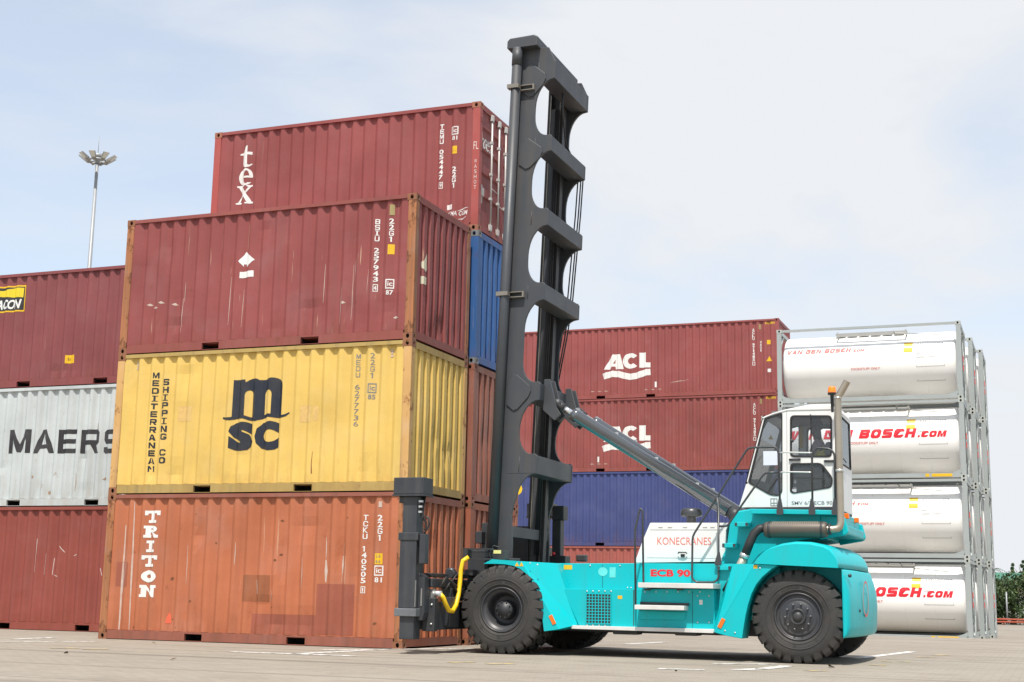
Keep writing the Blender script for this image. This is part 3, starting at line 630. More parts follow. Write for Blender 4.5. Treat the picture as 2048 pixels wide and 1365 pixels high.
def pu(c, u, v):
    x, z = at(u, v, c.t.location.y); return x - c.t.location.x, z - c.t.location.z
def colpx(c, text, top, bot, wd, m, name, fill=0.86, bold=0.02):
    """stacked letters from the top of the first to the bottom of the last, both surveyed on the photograph"""
    (u0, v0), (u1, v1) = pu(c, *top), pu(c, *bot); n = len(text); st = (v0 - v1) / (n - 1 + fill); f = Flat()
    for i, ch in enumerate(text):
        if ch == ' ': continue
        t = i / max(1, n - 1); u = u0 + (u1 - u0) * t; v = v0 - i * st - st * fill
        if ch in 'I1':
            h = st * fill; f.rect(u - wd * .13, v, u + wd * .13, v + h)
            if ch == 'I': f.rect(u - wd * .4, v, u - wd * .13, v + h * .12).rect(u + wd * .13, v, u + wd * .4, v + h * .12).rect(u - wd * .4, v + h * .88, u - wd * .13, v + h).rect(u + wd * .13, v + h * .88, u + wd * .4, v + h)
            else: f.poly([(u - wd * .13, v + h), (u - wd * .13, v + h * .8), (u - wd * .42, v + h * .72), (u - wd * .42, v + h * .82)])
        elif block_loops(ch, .3, .2): f.block(ch, u - wd * .46, v, st * fill, wd * .92, .19 + bold * 2)
        else: f.text(ch, u, v, st * fill, wd, bold)
    return c.mark(f, m, name)
def digit_box(c, ch, p0, p1, m):
    (u0, v1), (u1, v0) = pu(c, *p0), pu(c, *p1); f = Flat(); framed(f, (u0 + u1) / 2, v0, u1 - u0, v1 - v0, (u1 - u0) * .16); c.mark(f, m, 'check_digit_frame')
    f = Flat(); f.text(ch, (u0 + u1) / 2, v0 + (v1 - v0) * .2, (v1 - v0) * .6, (u1 - u0) * (.25 if ch == '1' else .5), .02); c.mark(f, m, 'check_digit')
def rectpx(c, p0, p1, m, name, lift=.003):
    (u0, v1), (u1, v0) = pu(c, *p0), pu(c, *p1); return c.mark(Flat().rect(min(u0, u1), min(v0, v1), max(u0, u1), max(v0, v1)), m, name, lift)
# ---- front stack
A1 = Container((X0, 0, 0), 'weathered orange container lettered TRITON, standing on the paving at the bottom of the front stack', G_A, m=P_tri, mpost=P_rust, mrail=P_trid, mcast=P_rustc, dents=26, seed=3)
# lettering, u measured from the left end
f = Flat()
for ch, u, vb, vt, wd in (('T', 303, 1046.7, 1020.5, .34), ('R', 300, 1076.4, 1050.6, .33), ('I', 298, 1105.3, 1080.3, .34), ('T', 296.4, 1134.6, 1110, .34), ('O', 294.8, 1166.2, 1139.7, .32), ('N', 292, 1195.5, 1169.4, .35)):
    (uu, z0), (_, z1) = pu(A1, u, vb), pu(A1, u, vt); serif_letter(f, ch, uu, z0 + .006, wd * .95, (z1 - z0) * .96 - .006, .092, .05)
A1.mark(f, M_white, 'lettering', 0.004)
colpx(A1, 'TCKU 140505', (731, 1030), (724.5, 1167), .085, M_white, 'serial_number'); colpx(A1, '22G1', (759.5, 1030), (758.5, 1082), .085, M_white, 'size_code'); digit_box(A1, '1', (720.5, 1173), (728, 1187), M_white)
rectpx(A1, (749, 1107), (762, 1129), M_yel, 'height_sticker')
uu, zz = pu(A1, 755, 1118); A1.mark(Flat().text('2.6', uu, zz + .02, .05, .08).text('8.6', uu, zz - .07, .05, .08), M_greyt, 'height_figures', 0.005)
uu, zz = pu(A1, 755, 1152); ic_mark(A1, uu, zz, '81', M_white)
for p0, p1, mm in (((483, 1150), (533.5, 1204), P_patchd), ((499.5, 1227.6), (629, 1271), P_patchr), ((633, 1168), (701.5, 1272), P_patchr), ((233, 1124), (252, 1173), P_patchr)): rectpx(A1, p0, p1, mm, 'repair_patch', 0.002)
for p0, p1, ww in (((248, 1050), (232, 1272), .05), ((268, 1003), (254, 1261), .028), ((253, 1100), (240, 1190), .015), ((649, 1120), (648, 1165), .06), ((650, 1075), (649, 1118), .02), ((683, 1112), (682, 1148), .05), ((686, 1085), (680, 1165), .015), ((470, 1085), (467, 1130), .02), ((604, 1115), (600, 1180), .012), ((372, 1090), (368, 1170), .012), ((540, 1180), (537, 1205), .012), ((510, 1160), (512, 1190), .02)):
    a0_, b0_ = pu(A1, *p0), pu(A1, *p1); A1.mark(Flat().stroke([a0_, ((a0_[0] + b0_[0]) / 2 + .006, (a0_[1] + b0_[1]) / 2), b0_], [ww * .35, ww, ww * .4]), P_scuff, 'scrape', 0.0025)
uu, zz = pu(A1, 333.5, 1247); A1.mark(Flat().poly([(uu - .045, zz), (uu + .045, zz), (uu + .045, zz + .1), (uu + .01, zz + .19), (uu - .03, zz + .1)]), mat('orange_tag', (0.75, 0.12, 0.06), 0.5), 'orange_tag', 0.004)
rectpx(A1, (757, 1003), (763, 1015), P_scuff, 'vent_cover', .006)
RUST = mat('bare_rust', (.16, .06, .025), .85, var=.4, vscale=18)
rr = random.Random(4)
for i in range(16):
    uu, zz = rr.uniform(.4, 5.6), rr.choice((rr.uniform(.2, .5), rr.uniform(.3, 2.3))); k = rr.uniform(.012, .04)
    A1.mark(Flat().poly([(uu + k * rr.uniform(.5, 1.2) * math.cos(a), zz + k * rr.uniform(.4, 1.0) * math.sin(a)) for a in [j * .785 for j in range(8)]]), RUST, 'rust_spot', .002)

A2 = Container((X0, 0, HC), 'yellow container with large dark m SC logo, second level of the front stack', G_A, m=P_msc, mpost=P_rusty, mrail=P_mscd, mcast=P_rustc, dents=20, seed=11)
colpx(A2, 'MEDITERRANEAN', (310.6, 745), (297.6, 944), .125, M_navy, 'lettering', .76, .03); colpx(A2, 'SHIPPING CO', (331.7, 758), (321.7, 927), .125, M_navy, 'lettering', .80, .03)
def arc(cx, cy, rx, ry, a0, a1, n=10): return [(cx + rx * math.cos(math.radians(a0 + (a1 - a0) * i / (n - 1))), cy + ry * math.sin(math.radians(a0 + (a1 - a0) * i / (n - 1)))) for i in range(n)]
mx0 = 2.53
f = Flat()
# m: left stem, two arches
outer = [(mx0, 1.33), (mx0, 2.02), (mx0 + .25, 2.02), (mx0 + .26, 1.97)] + arc(mx0 + .42, 1.93, .16, .105, 150, 40, 6) + arc(mx0 + .80, 1.89, .22, .145, 130, 0, 9) + [(mx0 + 1.02, 1.33), (mx0 + .80, 1.33)]
inner2 = arc(mx0 + .73, 1.74, .075, .085, 0, 180, 7) + [(mx0 + .655, 1.33), (mx0 + .415, 1.33)]
inner1 = arc(mx0 + .335, 1.74, .08, .085, 0, 180, 7) + [(mx0 + .255, 1.33)]
f.poly(outer + inner2 + inner1)
MSX = .17
f.stroke([(q_ + MSX, w_q) for q_, w_q in [(2.16, 1.345), (2.23, 1.325), (2.33, 1.32), (2.45, 1.345), (2.6, 1.35), (2.72, 1.31), (2.85, 1.295), (2.98, 1.33), (3.1, 1.365), (3.22, 1.35), (3.36, 1.33), (3.46, 1.35), (3.52, 1.40)]], [.03, .045, .055, .06, .06, .06, .06, .06, .06, .06, .05, .04, .02])
f.text('S', 2.74, 0.74, 0.52, 0.50, 0.075); f.text('C', 3.27, 0.74, 0.52, 0.48, 0.075)
A2.mark(f, M_navy, 'logo', 0.004)
colpx(A2, 'MEDU 6277736', (715.8, 708), (710, 853), .075, M_greyt, 'serial_number', .8, .0); colpx(A2, '22G1', (744, 706), (743, 756), .075, M_greyt, 'size_code', .8, .0)
uu, zz = pu(A2, 741.7, 786); ic_mark(A2, uu, zz, '85', M_greyt)
M_ghost = mat('faint_old_sticker', (0.60, 0.40, 0.14), 0.7, var=0.25, vscale=14)
A2.mark(Flat().rect(1.40, 1.30, 1.68, 1.58), M_ghost, 'old_sticker_trace', 0.002); A2.mark(Flat().rect(3.92, 1.22, 4.15, 1.52).rect(4.18, 1.24, 4.27, 1.5), M_ghost, 'old_sticker_trace', 0.002)
for u in (0.43, 5.66): A2.mark(Flat().rect(u - .02, 2.36, u + .02, 2.44).rect(u - .025, 2.30, u + .025, 2.34), P_scuff, 'vent_cover', 0.006)
A2.mark(Flat().stroke([(4.20, .32), (4.19, .5), (4.2, .7)], [.02, .012, .006]), mat('rust_run', (0.25, 0.1, 0.03), 0.8), 'rust_run')

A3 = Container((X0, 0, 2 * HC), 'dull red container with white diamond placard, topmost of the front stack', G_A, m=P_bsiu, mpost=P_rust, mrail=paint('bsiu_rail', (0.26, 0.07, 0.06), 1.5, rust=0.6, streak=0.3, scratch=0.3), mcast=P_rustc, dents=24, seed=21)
A3.mark(Flat().poly([pu(A3, *q) for q in ((475.7, 522.6), (489.8, 503), (507.5, 518.7), (491.5, 534), (490.5, 528), (484.5, 528), (484.5, 533))]), M_whites, 'diamond_placard', 0.004)
A3.mark(Flat().poly([pu(A3, *q) for q in ((477, 556), (505, 553), (505.4, 540.5), (478, 543.5))]), M_whites, 'white_label', 0.004)
colpx(A3, 'BSIU 257943', (754, 438), (749.5, 563.6), .085, M_white, 'serial_number'); colpx(A3, '22G1', (782, 436.6), (781, 483.5), .085, M_white, 'size_code'); digit_box(A3, '4', (745, 568.7), (753, 583), M_white)
rectpx(A3, (775, 489), (786, 507.7), M_yel, 'height_sticker'); rectpx(A3, (777, 494), (779, 504), M_yb, 'height_figures', .005)
uu, zz = pu(A3, 777.5, 577); ic_mark(A3, uu, zz, '87', M_white); rectpx(A3, (779, 409), (787, 429.6), P_olive, 'vent_cover', .006)
for (u, v0, v1, ww) in ((1.33, .35, 1.0, .012), (1.37, .9, 1.3, .01), (2.32, .45, 1.35, .013), (2.6, .4, 1.1, .012), (4.26, .75, 1.45, .014), (4.62, .35, 1.0, .012), (4.83, .4, 1.4, .012), (4.88, 1.1, 1.5, .01), (5.12, .9, 1.3, .008)):
    A3.mark(Flat().stroke([(u, v0), (u + .012, (v0 + v1) / 2), (u + .02, v1)], [ww * .4, ww, ww * .4]), P_scuff, 'scrape', 0.0025)
for (a, b_) in ((.55, .92), (.68, .86), (.8, .95), (1.1, .9), (4.62, .72), (5.65, .4)): A3.mark(Flat().poly([(a, b_), (a + .06, b_ + .03), (a + .12, b_ - .01), (a + .05, b_ - .02)]), P_scuff, 'scuff', 0.0025)
# end of the top container: torn placard
A3.mark(Flat().poly([(.36, 1.42), (.46, 1.55), (.56, 1.68), (.57, 1.35), (.47, 1.28), (.39, 1.33)]), mat('cream_label', (0.62, 0.57, 0.42), 0.6, var=0.2, vscale=10), 'torn_placard', 0.004, 'end')
A3.mark(Flat().rect(.36, 1.05, .56, 1.19), MATS['cream_label'], 'cream_label', 0.004, 'end')

# ---- tall stack behind
BY = 2.60; BX = X0 + 0.06
B1 = Container((BX, BY, 0), 'orange brown container on the ground behind the front stack, mostly hidden', G_B, m=P_brn2, mcast=P_rustc, dents=8, seed=31)
B2 = Container((BX, BY, HC), 'brown container below the blue one, beside the handler mast', G_B, m=P_brn, mcast=P_brn, dents=8, seed=32)
B3 = Container((BX + .02, BY, 2 * HC), 'bright blue container wedged between red and brown ones beside the mast', G_B, m=P_blu, mcast=paint('blue_grey_casting', (0.16, 0.17, 0.18), 9.5, rust=.6), dents=8, seed=33)
B4 = Container((BX, BY, 3 * HC), 'red container lettered tex with white door rods, highest of all', G_B, m=P_tex, end='door', mcast=paint('tex_casting', (0.36, 0.13, 0.07), 19, rust=0.5), mpost=paint('tex_post', (0.36, 0.075, 0.065), 20, rust=0.2, scratch=0.3), dents=6, seed=34)
B4.doors(P_tex, P_rod)
def e_ring(f, cx_, cy_, kx, ky):
    n_ = 26; o_ = [(cx_ + .5 * kx * math.cos(a), cy_ + .5 * ky * math.sin(a)) for a in [math.radians(0 + i * 322 / (n_ - 1)) for i in range(n_)]]
    i_ = [(cx_ + .07 * kx + .2 * kx * math.cos(a), cy_ + .38 * ky * math.sin(a)) for a in [math.radians(6 + i * 296 / (n_ - 1)) for i in range(n_)]]
    f.poly(o_ + i_[::-1]); f.rect(cx_ - .15 * kx, cy_ - .05 * ky, cx_ + .5 * kx, cy_ + .06 * ky)
f = Flat(); T, Eo, X = tex_letters(f, 0.42)
def fatten(f0, px0, px1, c):
    """fit the marks of a letter into a box surveyed on the photograph"""
    (u0, v1), (u1, v0) = pu(c, *px0), pu(c, *px1); xs_ = [p[0] for p in f0.v]; ys_ = [p[1] for p in f0.v]
    return [(u0 + (a - min(xs_)) / (max(xs_) - min(xs_)) * (u1 - u0), v0 + (b_ - min(ys_)) / (max(ys_) - min(ys_)) * (v1 - v0)) for a, b_ in f0.v]
for ch, p0, p1 in (('t', (479.5, 292.5), (502, 333.5)), ('e', (476.5, 338), (502, 369.5)), ('x', (472, 372), (503, 405.6))):
    g_ = Flat(); T_, E__, X_ = tex_letters(g_, .4)
    if ch == 't': T_(0, 0)
    elif ch == 'x': X_(0, 0)
    else: e_ring(g_, 0, 0, .4, .4)
    f.add(fatten(g_, p0, p1, B4), g_.f)
B4.mark(f, M_white, 'lettering', 0.004)
colpx(B4, 'TEMU 054447', (884, 249), (880, 359), .1, M_white, 'serial_number', .88, .03); colpx(B4, '22G1', (907.6, 333), (906.6, 375.6), .095, M_white, 'size_code', .88, .03); digit_box(B4, '9', (876.5, 364.5), (884.5, 377), M_white)
uu, zz = pu(B4, 908.5, 269); ic_mark(B4, uu, zz, '81', M_white); rectpx(B4, (903.5, 292), (913, 306.5), M_yel, 'height_sticker'); uu, zz = pu(B4, 908, 303); B4.mark(Flat().text('8.6', uu, zz, .06, .07), M_yb, 'height_figures', .005)
f = Flat(); f.rect(5.38, .46, 5.5, .56); f.text('CMA CGM', 5.62, .33, .09, .42, .015, .2); f.stroke([(5.6, .42), (5.72, .455), (5.84, .47)], [.005, .02, .006]); f.stroke([(5.62, .26), (5.72, .255), (5.8, .29)], [.006, .02, .006]); B4.mark(f, M_white, 'logo')
# lettering on the doors of the top container
def door_mark(c, flat, m, name, lift=0.0):
    bm = flat.bm()
    prof = profile(0, 0.17, c.H - 0.15, outer=0.16, slope=0.03, inner=0.24); bisect(bm, 2, [p[0] for p in prof])
    for v in bm.verts: v.co = (c.L - 0.035 - 0.04 * interp(prof, v.co.z) + 0.003 + v.co.y, v.co.x, v.co.z)
    me = bpy.data.meshes.new(name); bm.to_mesh(me); bm.free(); me.materials.append(m); return link(name, me, c.t)
f = Flat(); T, Eo, X = tex_letters(f, 0.24); T(.28, 1.72); X(.68, 1.72)
e_ring(f, .47, 1.84, .22, .25)
door_mark(B4, f, M_white, 'lettering')
f = Flat(); f.rect(.2, .62, .36, 1.0); door_mark(B4, f, mat('grey_plate', (0.42, 0.38, 0.36), 0.5), 'data_plate')
f = Flat(); f.text('TEMU 054447', 1.72, 1.85, .1, .7); f.text('22G1', 1.55, 1.68, .09, .3)
for i in range(4): f.text('30480 KG', 1.72, 1.3 - i * .15, .07, .5)
door_mark(B4, f, M_white, 'weight_table')
f = Flat(); f.text('FL', 5.95, 1.62, .16, .1)
bmf = f.bm()
for v in bmf.verts: v.co = (v.co.x + 0.03, 0.0015 - v.co.y, v.co.z)
me = bpy.data.meshes.new('chalk_scrawl'); bmf.to_mesh(me); bmf.free(); me.materials.append(P_dash); link('chalk_scrawl', me, B4.t)
f = Flat(); f.stack('WASHOT', 5.96, 1.42, .075, .105, .055)
bmf = f.bm()
for v in bmf.verts: v.co = (v.co.x + 0.02, 0.0015 - v.co.y, v.co.z)
me = bpy.data.meshes.new('chalk_scrawl'); bmf.to_mesh(me); bmf.free(); me.materials.append(P_dash); link('chalk_scrawl', me, B4.t)

# ---- left stack
LX, LY = -12.83, 2.98
L1 = Container((LX, LY, 0), 'brick red container on the ground at the left edge, below the grey one', G_L, m=P_lred, dents=8, seed=41)
L2 = Container((LX, LY, HC), 'pale grey container with large black MAERSK lettering', G_L, m=P_mae, dents=12, seed=42)
L3 = Container((LX, LY, 2 * HC), 'maroon container with black and yellow BEACON panel at the left edge', G_L, m=P_mac, dents=6, seed=43)
def blk(c, letters, yb, yt, m):
    """square-cut capitals drawn with bars; each letter has its left and right edge as surveyed"""
    for ch, u0, u1 in letters:
        a0_, z0 = pu(c, u0, yb); a1_, z1 = pu(c, u1, yt); w_, h_ = a1_ - a0_, z1 - z0; t = .105
        f = Flat(); f.poly([[(a0_ + x * w_, z0 + y * h_) for x, y in q] for q in block_loops(ch, t / w_, t / h_ * .92)])
        c.mark(f, m, 'letter', 0.004)
blk(L2, (('M', 14, 60), ('A', 64, 108), ('E', 113.5, 153), ('R', 158, 199), ('S', 204, 243), ('K', 249, 289)), 907, 858.5, M_blk)
for (u, v0, v1, ww) in ((4.05, 1.3, 1.75, .05), (2.9, .25, .32, .1), (2.45, .6, .66, .05), (3.6, .3, .7, .02), (4.55, .2, .4, .04), (4.3, .55, .58, .15), (5.0, 1.05, 1.08, .1)):
    L2.mark(Flat().stroke([(u, v0), (u + .015, (v0 + v1) / 2), (u, v1)], [ww * .4, ww, ww * .5]), mat('rust_streak', (0.30, 0.2, 0.13), 0.8, var=0.3, vscale=12), 'rust_streak', 0.0025)
def patch(c, u0, v0, u1, v1, m, nm, lift): c.mark(Flat().rect(u0, v0, u1, v1), m, nm, lift)
bu1, bz1 = pu(L3, 50.5, 569.5); _, bz0 = pu(L3, 49, 622); bu0 = bu1 - 1.06
patch(L3, bu0, bz0, bu1, bz1, M_yel, 'logo_border', 0.003); patch(L3, bu0 + .035, bz0 + .035, bu1 - .035, bz1 - .035, M_blk, 'logo_field', 0.0045)
f = Flat(); hb = bz1 - bz0; f.poly([(bu0 + .05, bz0 + hb * .56), (bu0 + .3, bz0 + hb * .62), (bu1 - .3, bz0 + hb * .55), (bu1 - .07, bz0 + hb * .54), (bu1 - .06, bz1 - .06), (bu1 - .3, bz1 - .055), (bu1 - .55, bz1 - .09), (bu0 + .05, bz1 - .12)]); L3.mark(f, mat('bright_yellow', (0.70, 0.54, 0.02), 0.45), 'logo_flag', 0.006)
f = Flat(); f.text('BEACON', (bu0 + bu1) / 2 - .02, bz0 + .07, hb * .36, .90, 0.03, 0.25); L3.mark(f, M_whites, 'lettering', 0.006)
rectpx(L3, (129.5, 710.5), (146, 726), M_yel, 'height_sticker'); uu, zz = pu(L3, 135, 721); L3.mark(Flat().text('8.6', uu, zz, .07, .07), M_blk, 'height_figures', 0.005)
f = Flat()
for (a, b_, c_, d_) in ((2.7, 1.2, 2.72, 1.9), (2.95, 1.15, 2.97, 1.6), (3.15, 1.15, 3.17, 1.5), (3.3, 1.75, 3.42, 1.62), (3.68, 1.55, 3.74, 1.58), (4.4, 1.3, 4.45, 1.15), (4.95, 1.0, 5.05, 1.3), (3.2, 1.15, 3.32, 1.12), (4.75, 1.45, 4.78, 1.75)): f.stroke([(a, b_), (c_, d_)], .012)
L1.mark(f, P_dash, 'chalk_scrawl', 0.002)

# ---- forty foot stack behind the handler
RX, RY, RZ, HQ = 0.63 - 12.192, 30.95, -0.02, 2.896
R1 = Container((RX, RY, RZ), 'red forty foot container at the bottom, seen just above the handler chassis', G_R, L=12.192, H=HQ, m=P_rred)
R2 = Container((RX, RY, RZ + HQ), 'navy blue forty foot container between red ones behind the handler', G_R, L=12.192, H=HQ, m=P_nav)
R3 = Container((RX, RY, RZ + 2 * HQ), 'red forty foot ACL container crossed by the tilt cylinder, third level', G_R, L=12.192, H=HQ, m=P_acl2)
R4 = Container((RX, RY, RZ + 3 * HQ), 'red forty foot ACL container, topmost against the sky', G_R, L=12.192, H=HQ, m=P_acl)
def acl(c):
    f = Flat()
    f.poly([[(5.18, 1.18), (5.55, 1.78), (5.86, 1.78), (6.0, 1.18), (5.68, 1.18), (5.66, 1.29), (5.50, 1.29), (5.44, 1.18)], [(5.57, 1.41), (5.65, 1.41), (5.67, 1.58)]])
    ang = [math.radians(42 + i * 276 / 20) for i in range(21)]
    f.poly([(6.30 + .34 * math.cos(a), 1.49 + .31 * math.sin(a)) for a in ang] + [(6.31 + .13 * math.cos(a), 1.49 + .14 * math.sin(a)) for a in ang[::-1]])
    f.poly([(6.66, 1.80), (6.92, 1.80), (6.92, 1.40), (7.10, 1.40), (7.10, 1.20), (6.66, 1.20)])
    f.stroke([(5.16, .90), (5.35, .96), (5.55, 1.0), (5.8, .98), (6.05, .9), (6.3, .85), (6.55, .89), (6.8, .97), (6.95, 1.01), (7.10, 1.02)], .25)
    c.mark(f, M_white, 'logo', 0.004)
    f = Flat(); f.stack('ACLU 971485', 11.20, 2.55, .11, .117, .085, .03); c.mark(f, M_white, 'serial_number')
    f = Flat(); framed(f, 11.20, 1.10, .1, .14, .02); c.mark(f, M_white, 'check_digit_frame')
    f = Flat(); f.stack('45G1', 11.48, 2.05, .09, .11, .06, .02); c.mark(f, M_white, 'size_code')
    f = Flat()
    for i in range(7): f.poly([(11.66 + i * .055, 2.68), (11.69 + i * .055, 2.68), (11.72 + i * .055, 2.77), (11.69 + i * .055, 2.77)])
    c.mark(f, M_yel, 'hazard_stripes')
    c.mark(Flat().rect(11.72, 1.9, 11.86, 2.07), M_yel, 'height_sticker'); c.mark(Flat().poly([(11.69, 1.24), (11.91, 1.24), (11.80, 1.44)]), M_yel, 'warning_sticker'); c.mark(Flat().rect(11.73, .82, 11.86, .95), M_whites, 'white_label')
    for u in (5.0, 7.2):
        for k in (-.28, 0, .28): c.mark(Flat().poly([(u + k - .09, .30), (u + k + .09, .30), (u + k + .04, .325), (u + k - .04, .325)]), P_scuff, 'scuff')
    c.mark(Flat().rect(11.42, 2.5, 11.49, 2.7), P_olive, 'vent_cover', .006)
acl(R4); acl(R3)
R4.mark(Flat().rect(7.28, .40, 7.35, .62), M_white, 'white_label'); R3.mark(Flat().rect(4.95, .38, 5.02, .6), M_white, 'white_label')
f = Flat(); f.stroke([(7.9, .55), (8.2, .60), (8.5, .62), (8.65, .66)], [.01, .03, .01, .01]); R4.mark(f, P_scuff, 'scrape')
f = Flat(); f.text('P O', 1.1, 1.95, 0.62, 1.35, 0.06); R2.mark(f, mat('gold_lettering', (0.80, 0.50, 0.01), 0.4), 'lettering', 0.004)

# ------------------------------------------------------------------ tank containers
M_tank = mat('white_tank_cladding', (0.89, 0.875, 0.84), 0.42, var=0.03, vscale=1.2, dirt=0.10, dirtcol=(0.6, 0.56, 0.48))
M_frame = mat('pale_grey_green_frame', (0.33, 0.36, 0.355), 0.45, var=0.1, dirt=0.3, dirtcol=(0.3, 0.29, 0.26))
M_alu = mat('walkway_aluminium', (0.42, 0.42, 0.40), 0.45, 0.3, var=0.15)
TR, TZ, TYC = 1.10, 1.345, 1.219
def tank_meshes():
    L, H, Wd = 6.058, 2.591, W20
    d = {}
    n = 56
    prof = [(0.02, 0.16), (0.5, 0.165), (0.9, 0.175), (1.01, 0.185), (1.055, 0.20), (1.085, 0.23), (TR, 0.27), (TR, 0.35), (TR, 2.0), (TR, 4.0), (TR, L - .35), (TR, L - 0.27), (1.085, L - .23), (1.055, L - .20), (1.01, L - .185), (.9, L - .175), (.5, L - .165), (.02, L - .16)]
    d['vessel'] = MB().lathe(prof, (0, TYC, TZ), 'x', n).mesh('vessel', M_tank)
    bd = MB()
    bd.lathe([(TR + .0002, -.02), (TR + .0022, -.016), (TR + .0022, .016), (TR + .0002, .02)], (0, TYC, TZ), 'x', n)
    d['band'] = bd.mesh('cladding_band', mat('cladding_band', (.88, .865, .83), .42, var=.03, dirt=.2, dirtcol=(.6, .55, .46)))
    d['post'] = MB().box(0.004, 0.15, 0.004, 0.11, 0.118, H - 0.118).mesh('corner_post', M_frame)
    d['top_rail'] = MB().box(0.178, L - 0.178, 0.01, 0.09, H - 0.10, H - 0.02).mesh('top_side_rail', M_frame)
    b = MB().box(0.178, L - 0.178, 0.01, 0.10, 0.03, 0.17)
    for x, s_ in ((0.15, 1), (L - 0.15, -1)):
        P = [(x, 0.17), (x + s_ * .05, 0.17 + .0)] + [(x + s_ * (0.45 * i / 6), 0.17 + 0.13 * (1 - i / 6) ** 2 + .001) for i in range(7)]
        b.prism([(x, 0.172)] + [(x + s_ * 0.4 * i / 6, 0.172 + 0.14 * (1 - i / 6) ** 2 + .001) for i in range(7)], 0.02, 0.09)
    d['bottom_rail'] = b.mesh('bottom_side_rail', M_frame)
    e = MB().box(0.01, 0.12, 0.162, Wd - 0.162, 0.01, 0.13).box(0.01, 0.12, 0.162, Wd - 0.162, H - 0.13, H - 0.01)
    for (y0, z0, y1, z1) in ((0.12, 0.75, 0.75, 0.13), (Wd - .12, .75, Wd - .75, .13), (0.12, H - .75, .75, H - .13), (Wd - .12, H - .75, Wd - .75, H - .13)):
        q = Vector((0, y1 - y0, z1 - z0)).normalized(); nn = Vector((0, -q.z, q.y)) * 0.05
        a, c = Vector((0.02, y0, z0)), Vector((0.02, y1, z1))
        b4 = [a - nn, c - nn, c + nn, a + nn]; b5 = [p + Vector((0.09, 0, 0)) for p in b4]
        e.add(b4 + b5, [(0, 1, 2, 3), (7, 6, 5, 4), (0, 4, 5, 1), (1, 5, 6, 2), (2, 6, 7, 3), (3, 7, 4, 0)])
    e.lathe([(0.80, 0.02), (0.80, 0.24), (0.74, 0.24), (0.74, 0.02)], (0.1, TYC, TZ), 'x', 28, closed=True)
    d['end_frame'] = e.mesh('end_frame', M_frame)
    wk = MB()
    d['plank'] = MB().box(0, 0.34, 0.62, 1.06, H - 0.16, H - 0.135).mesh('plank', M_alu)
    wk.box(2.0, 4.3, 0.30, 0.34, H - 0.30, H - 0.18); wk.box(2.0, 2.04, .3, 1.1, H - .3, H - .14); wk.box(4.26, 4.3, .3, 1.1, H - .3, H - .14)
    wk.tube([(3.9, 0.28, H - .16), (3.95, 0.26, H - .26), (4.3, 0.24, H - .30), (5.5, 0.16, H - .42)], 0.014, 6)
    d['walkway'] = wk.mesh('walkway', M_alu)
    mh = MB().lathe([(0.02, .12), (.24, .12), (.26, .08), (.26, -.1)], (3.03, TYC, H - .22), 'z', 20)
    d['manlid'] = mh.mesh('manhole', M_alu)
    ld = MB()
    for y in (1.75, 2.1): ld.tube([(L - 0.05, y, 0.15), (L - 0.05, y, H - 0.12)], 0.018, 6)
    for i in range(8): ld.tube([(L - 0.05, 1.75, 0.3 + i * .28), (L - 0.05, 2.1, 0.3 + i * .28)], 0.013, 6)
    d['ladder'] = ld.mesh('ladder', M_frame)
    vv = MB().box(L - .2, L - .05, .95, 1.25, .22, .5).tube([(L - .12, 1.1, .5), (L - .12, 1.1, .75)], .05, 8)
    d['valve'] = vv.mesh('outlet_valve', M_alu)
    d['cast'] = CACHE['cast']
    return d
TM = tank_meshes()
M_tcast = mat('tank_casting', (0.40, 0.42, 0.39), 0.5, var=0.2, dirt=0.4)
def on_tank(flat, m, name, parent, lift=0.0065):
    """wrap marks round the vessel: u along x, v = arc height measured from the vessel's mid line on the near side"""
    bm = flat.bm(); vmin = min(v.co.z for v in bm.verts); vmax = max(v.co.z for v in bm.verts)
    step = 0.06; k = int(vmin / step) - 1
    bisect(bm, 2, [i * step for i in range(k, int(vmax / step) + 2)])
    for v in bm.verts:
        a = v.co.z / TR; r = TR + lift + v.co.y
        v.co = (v.co.x, TYC - r * math.cos(a), TZ + r * math.sin(a))
    me = bpy.data.meshes.new(name); bm.to_mesh(me); bm.free(); me.materials.append(m); return link(name, me, parent)
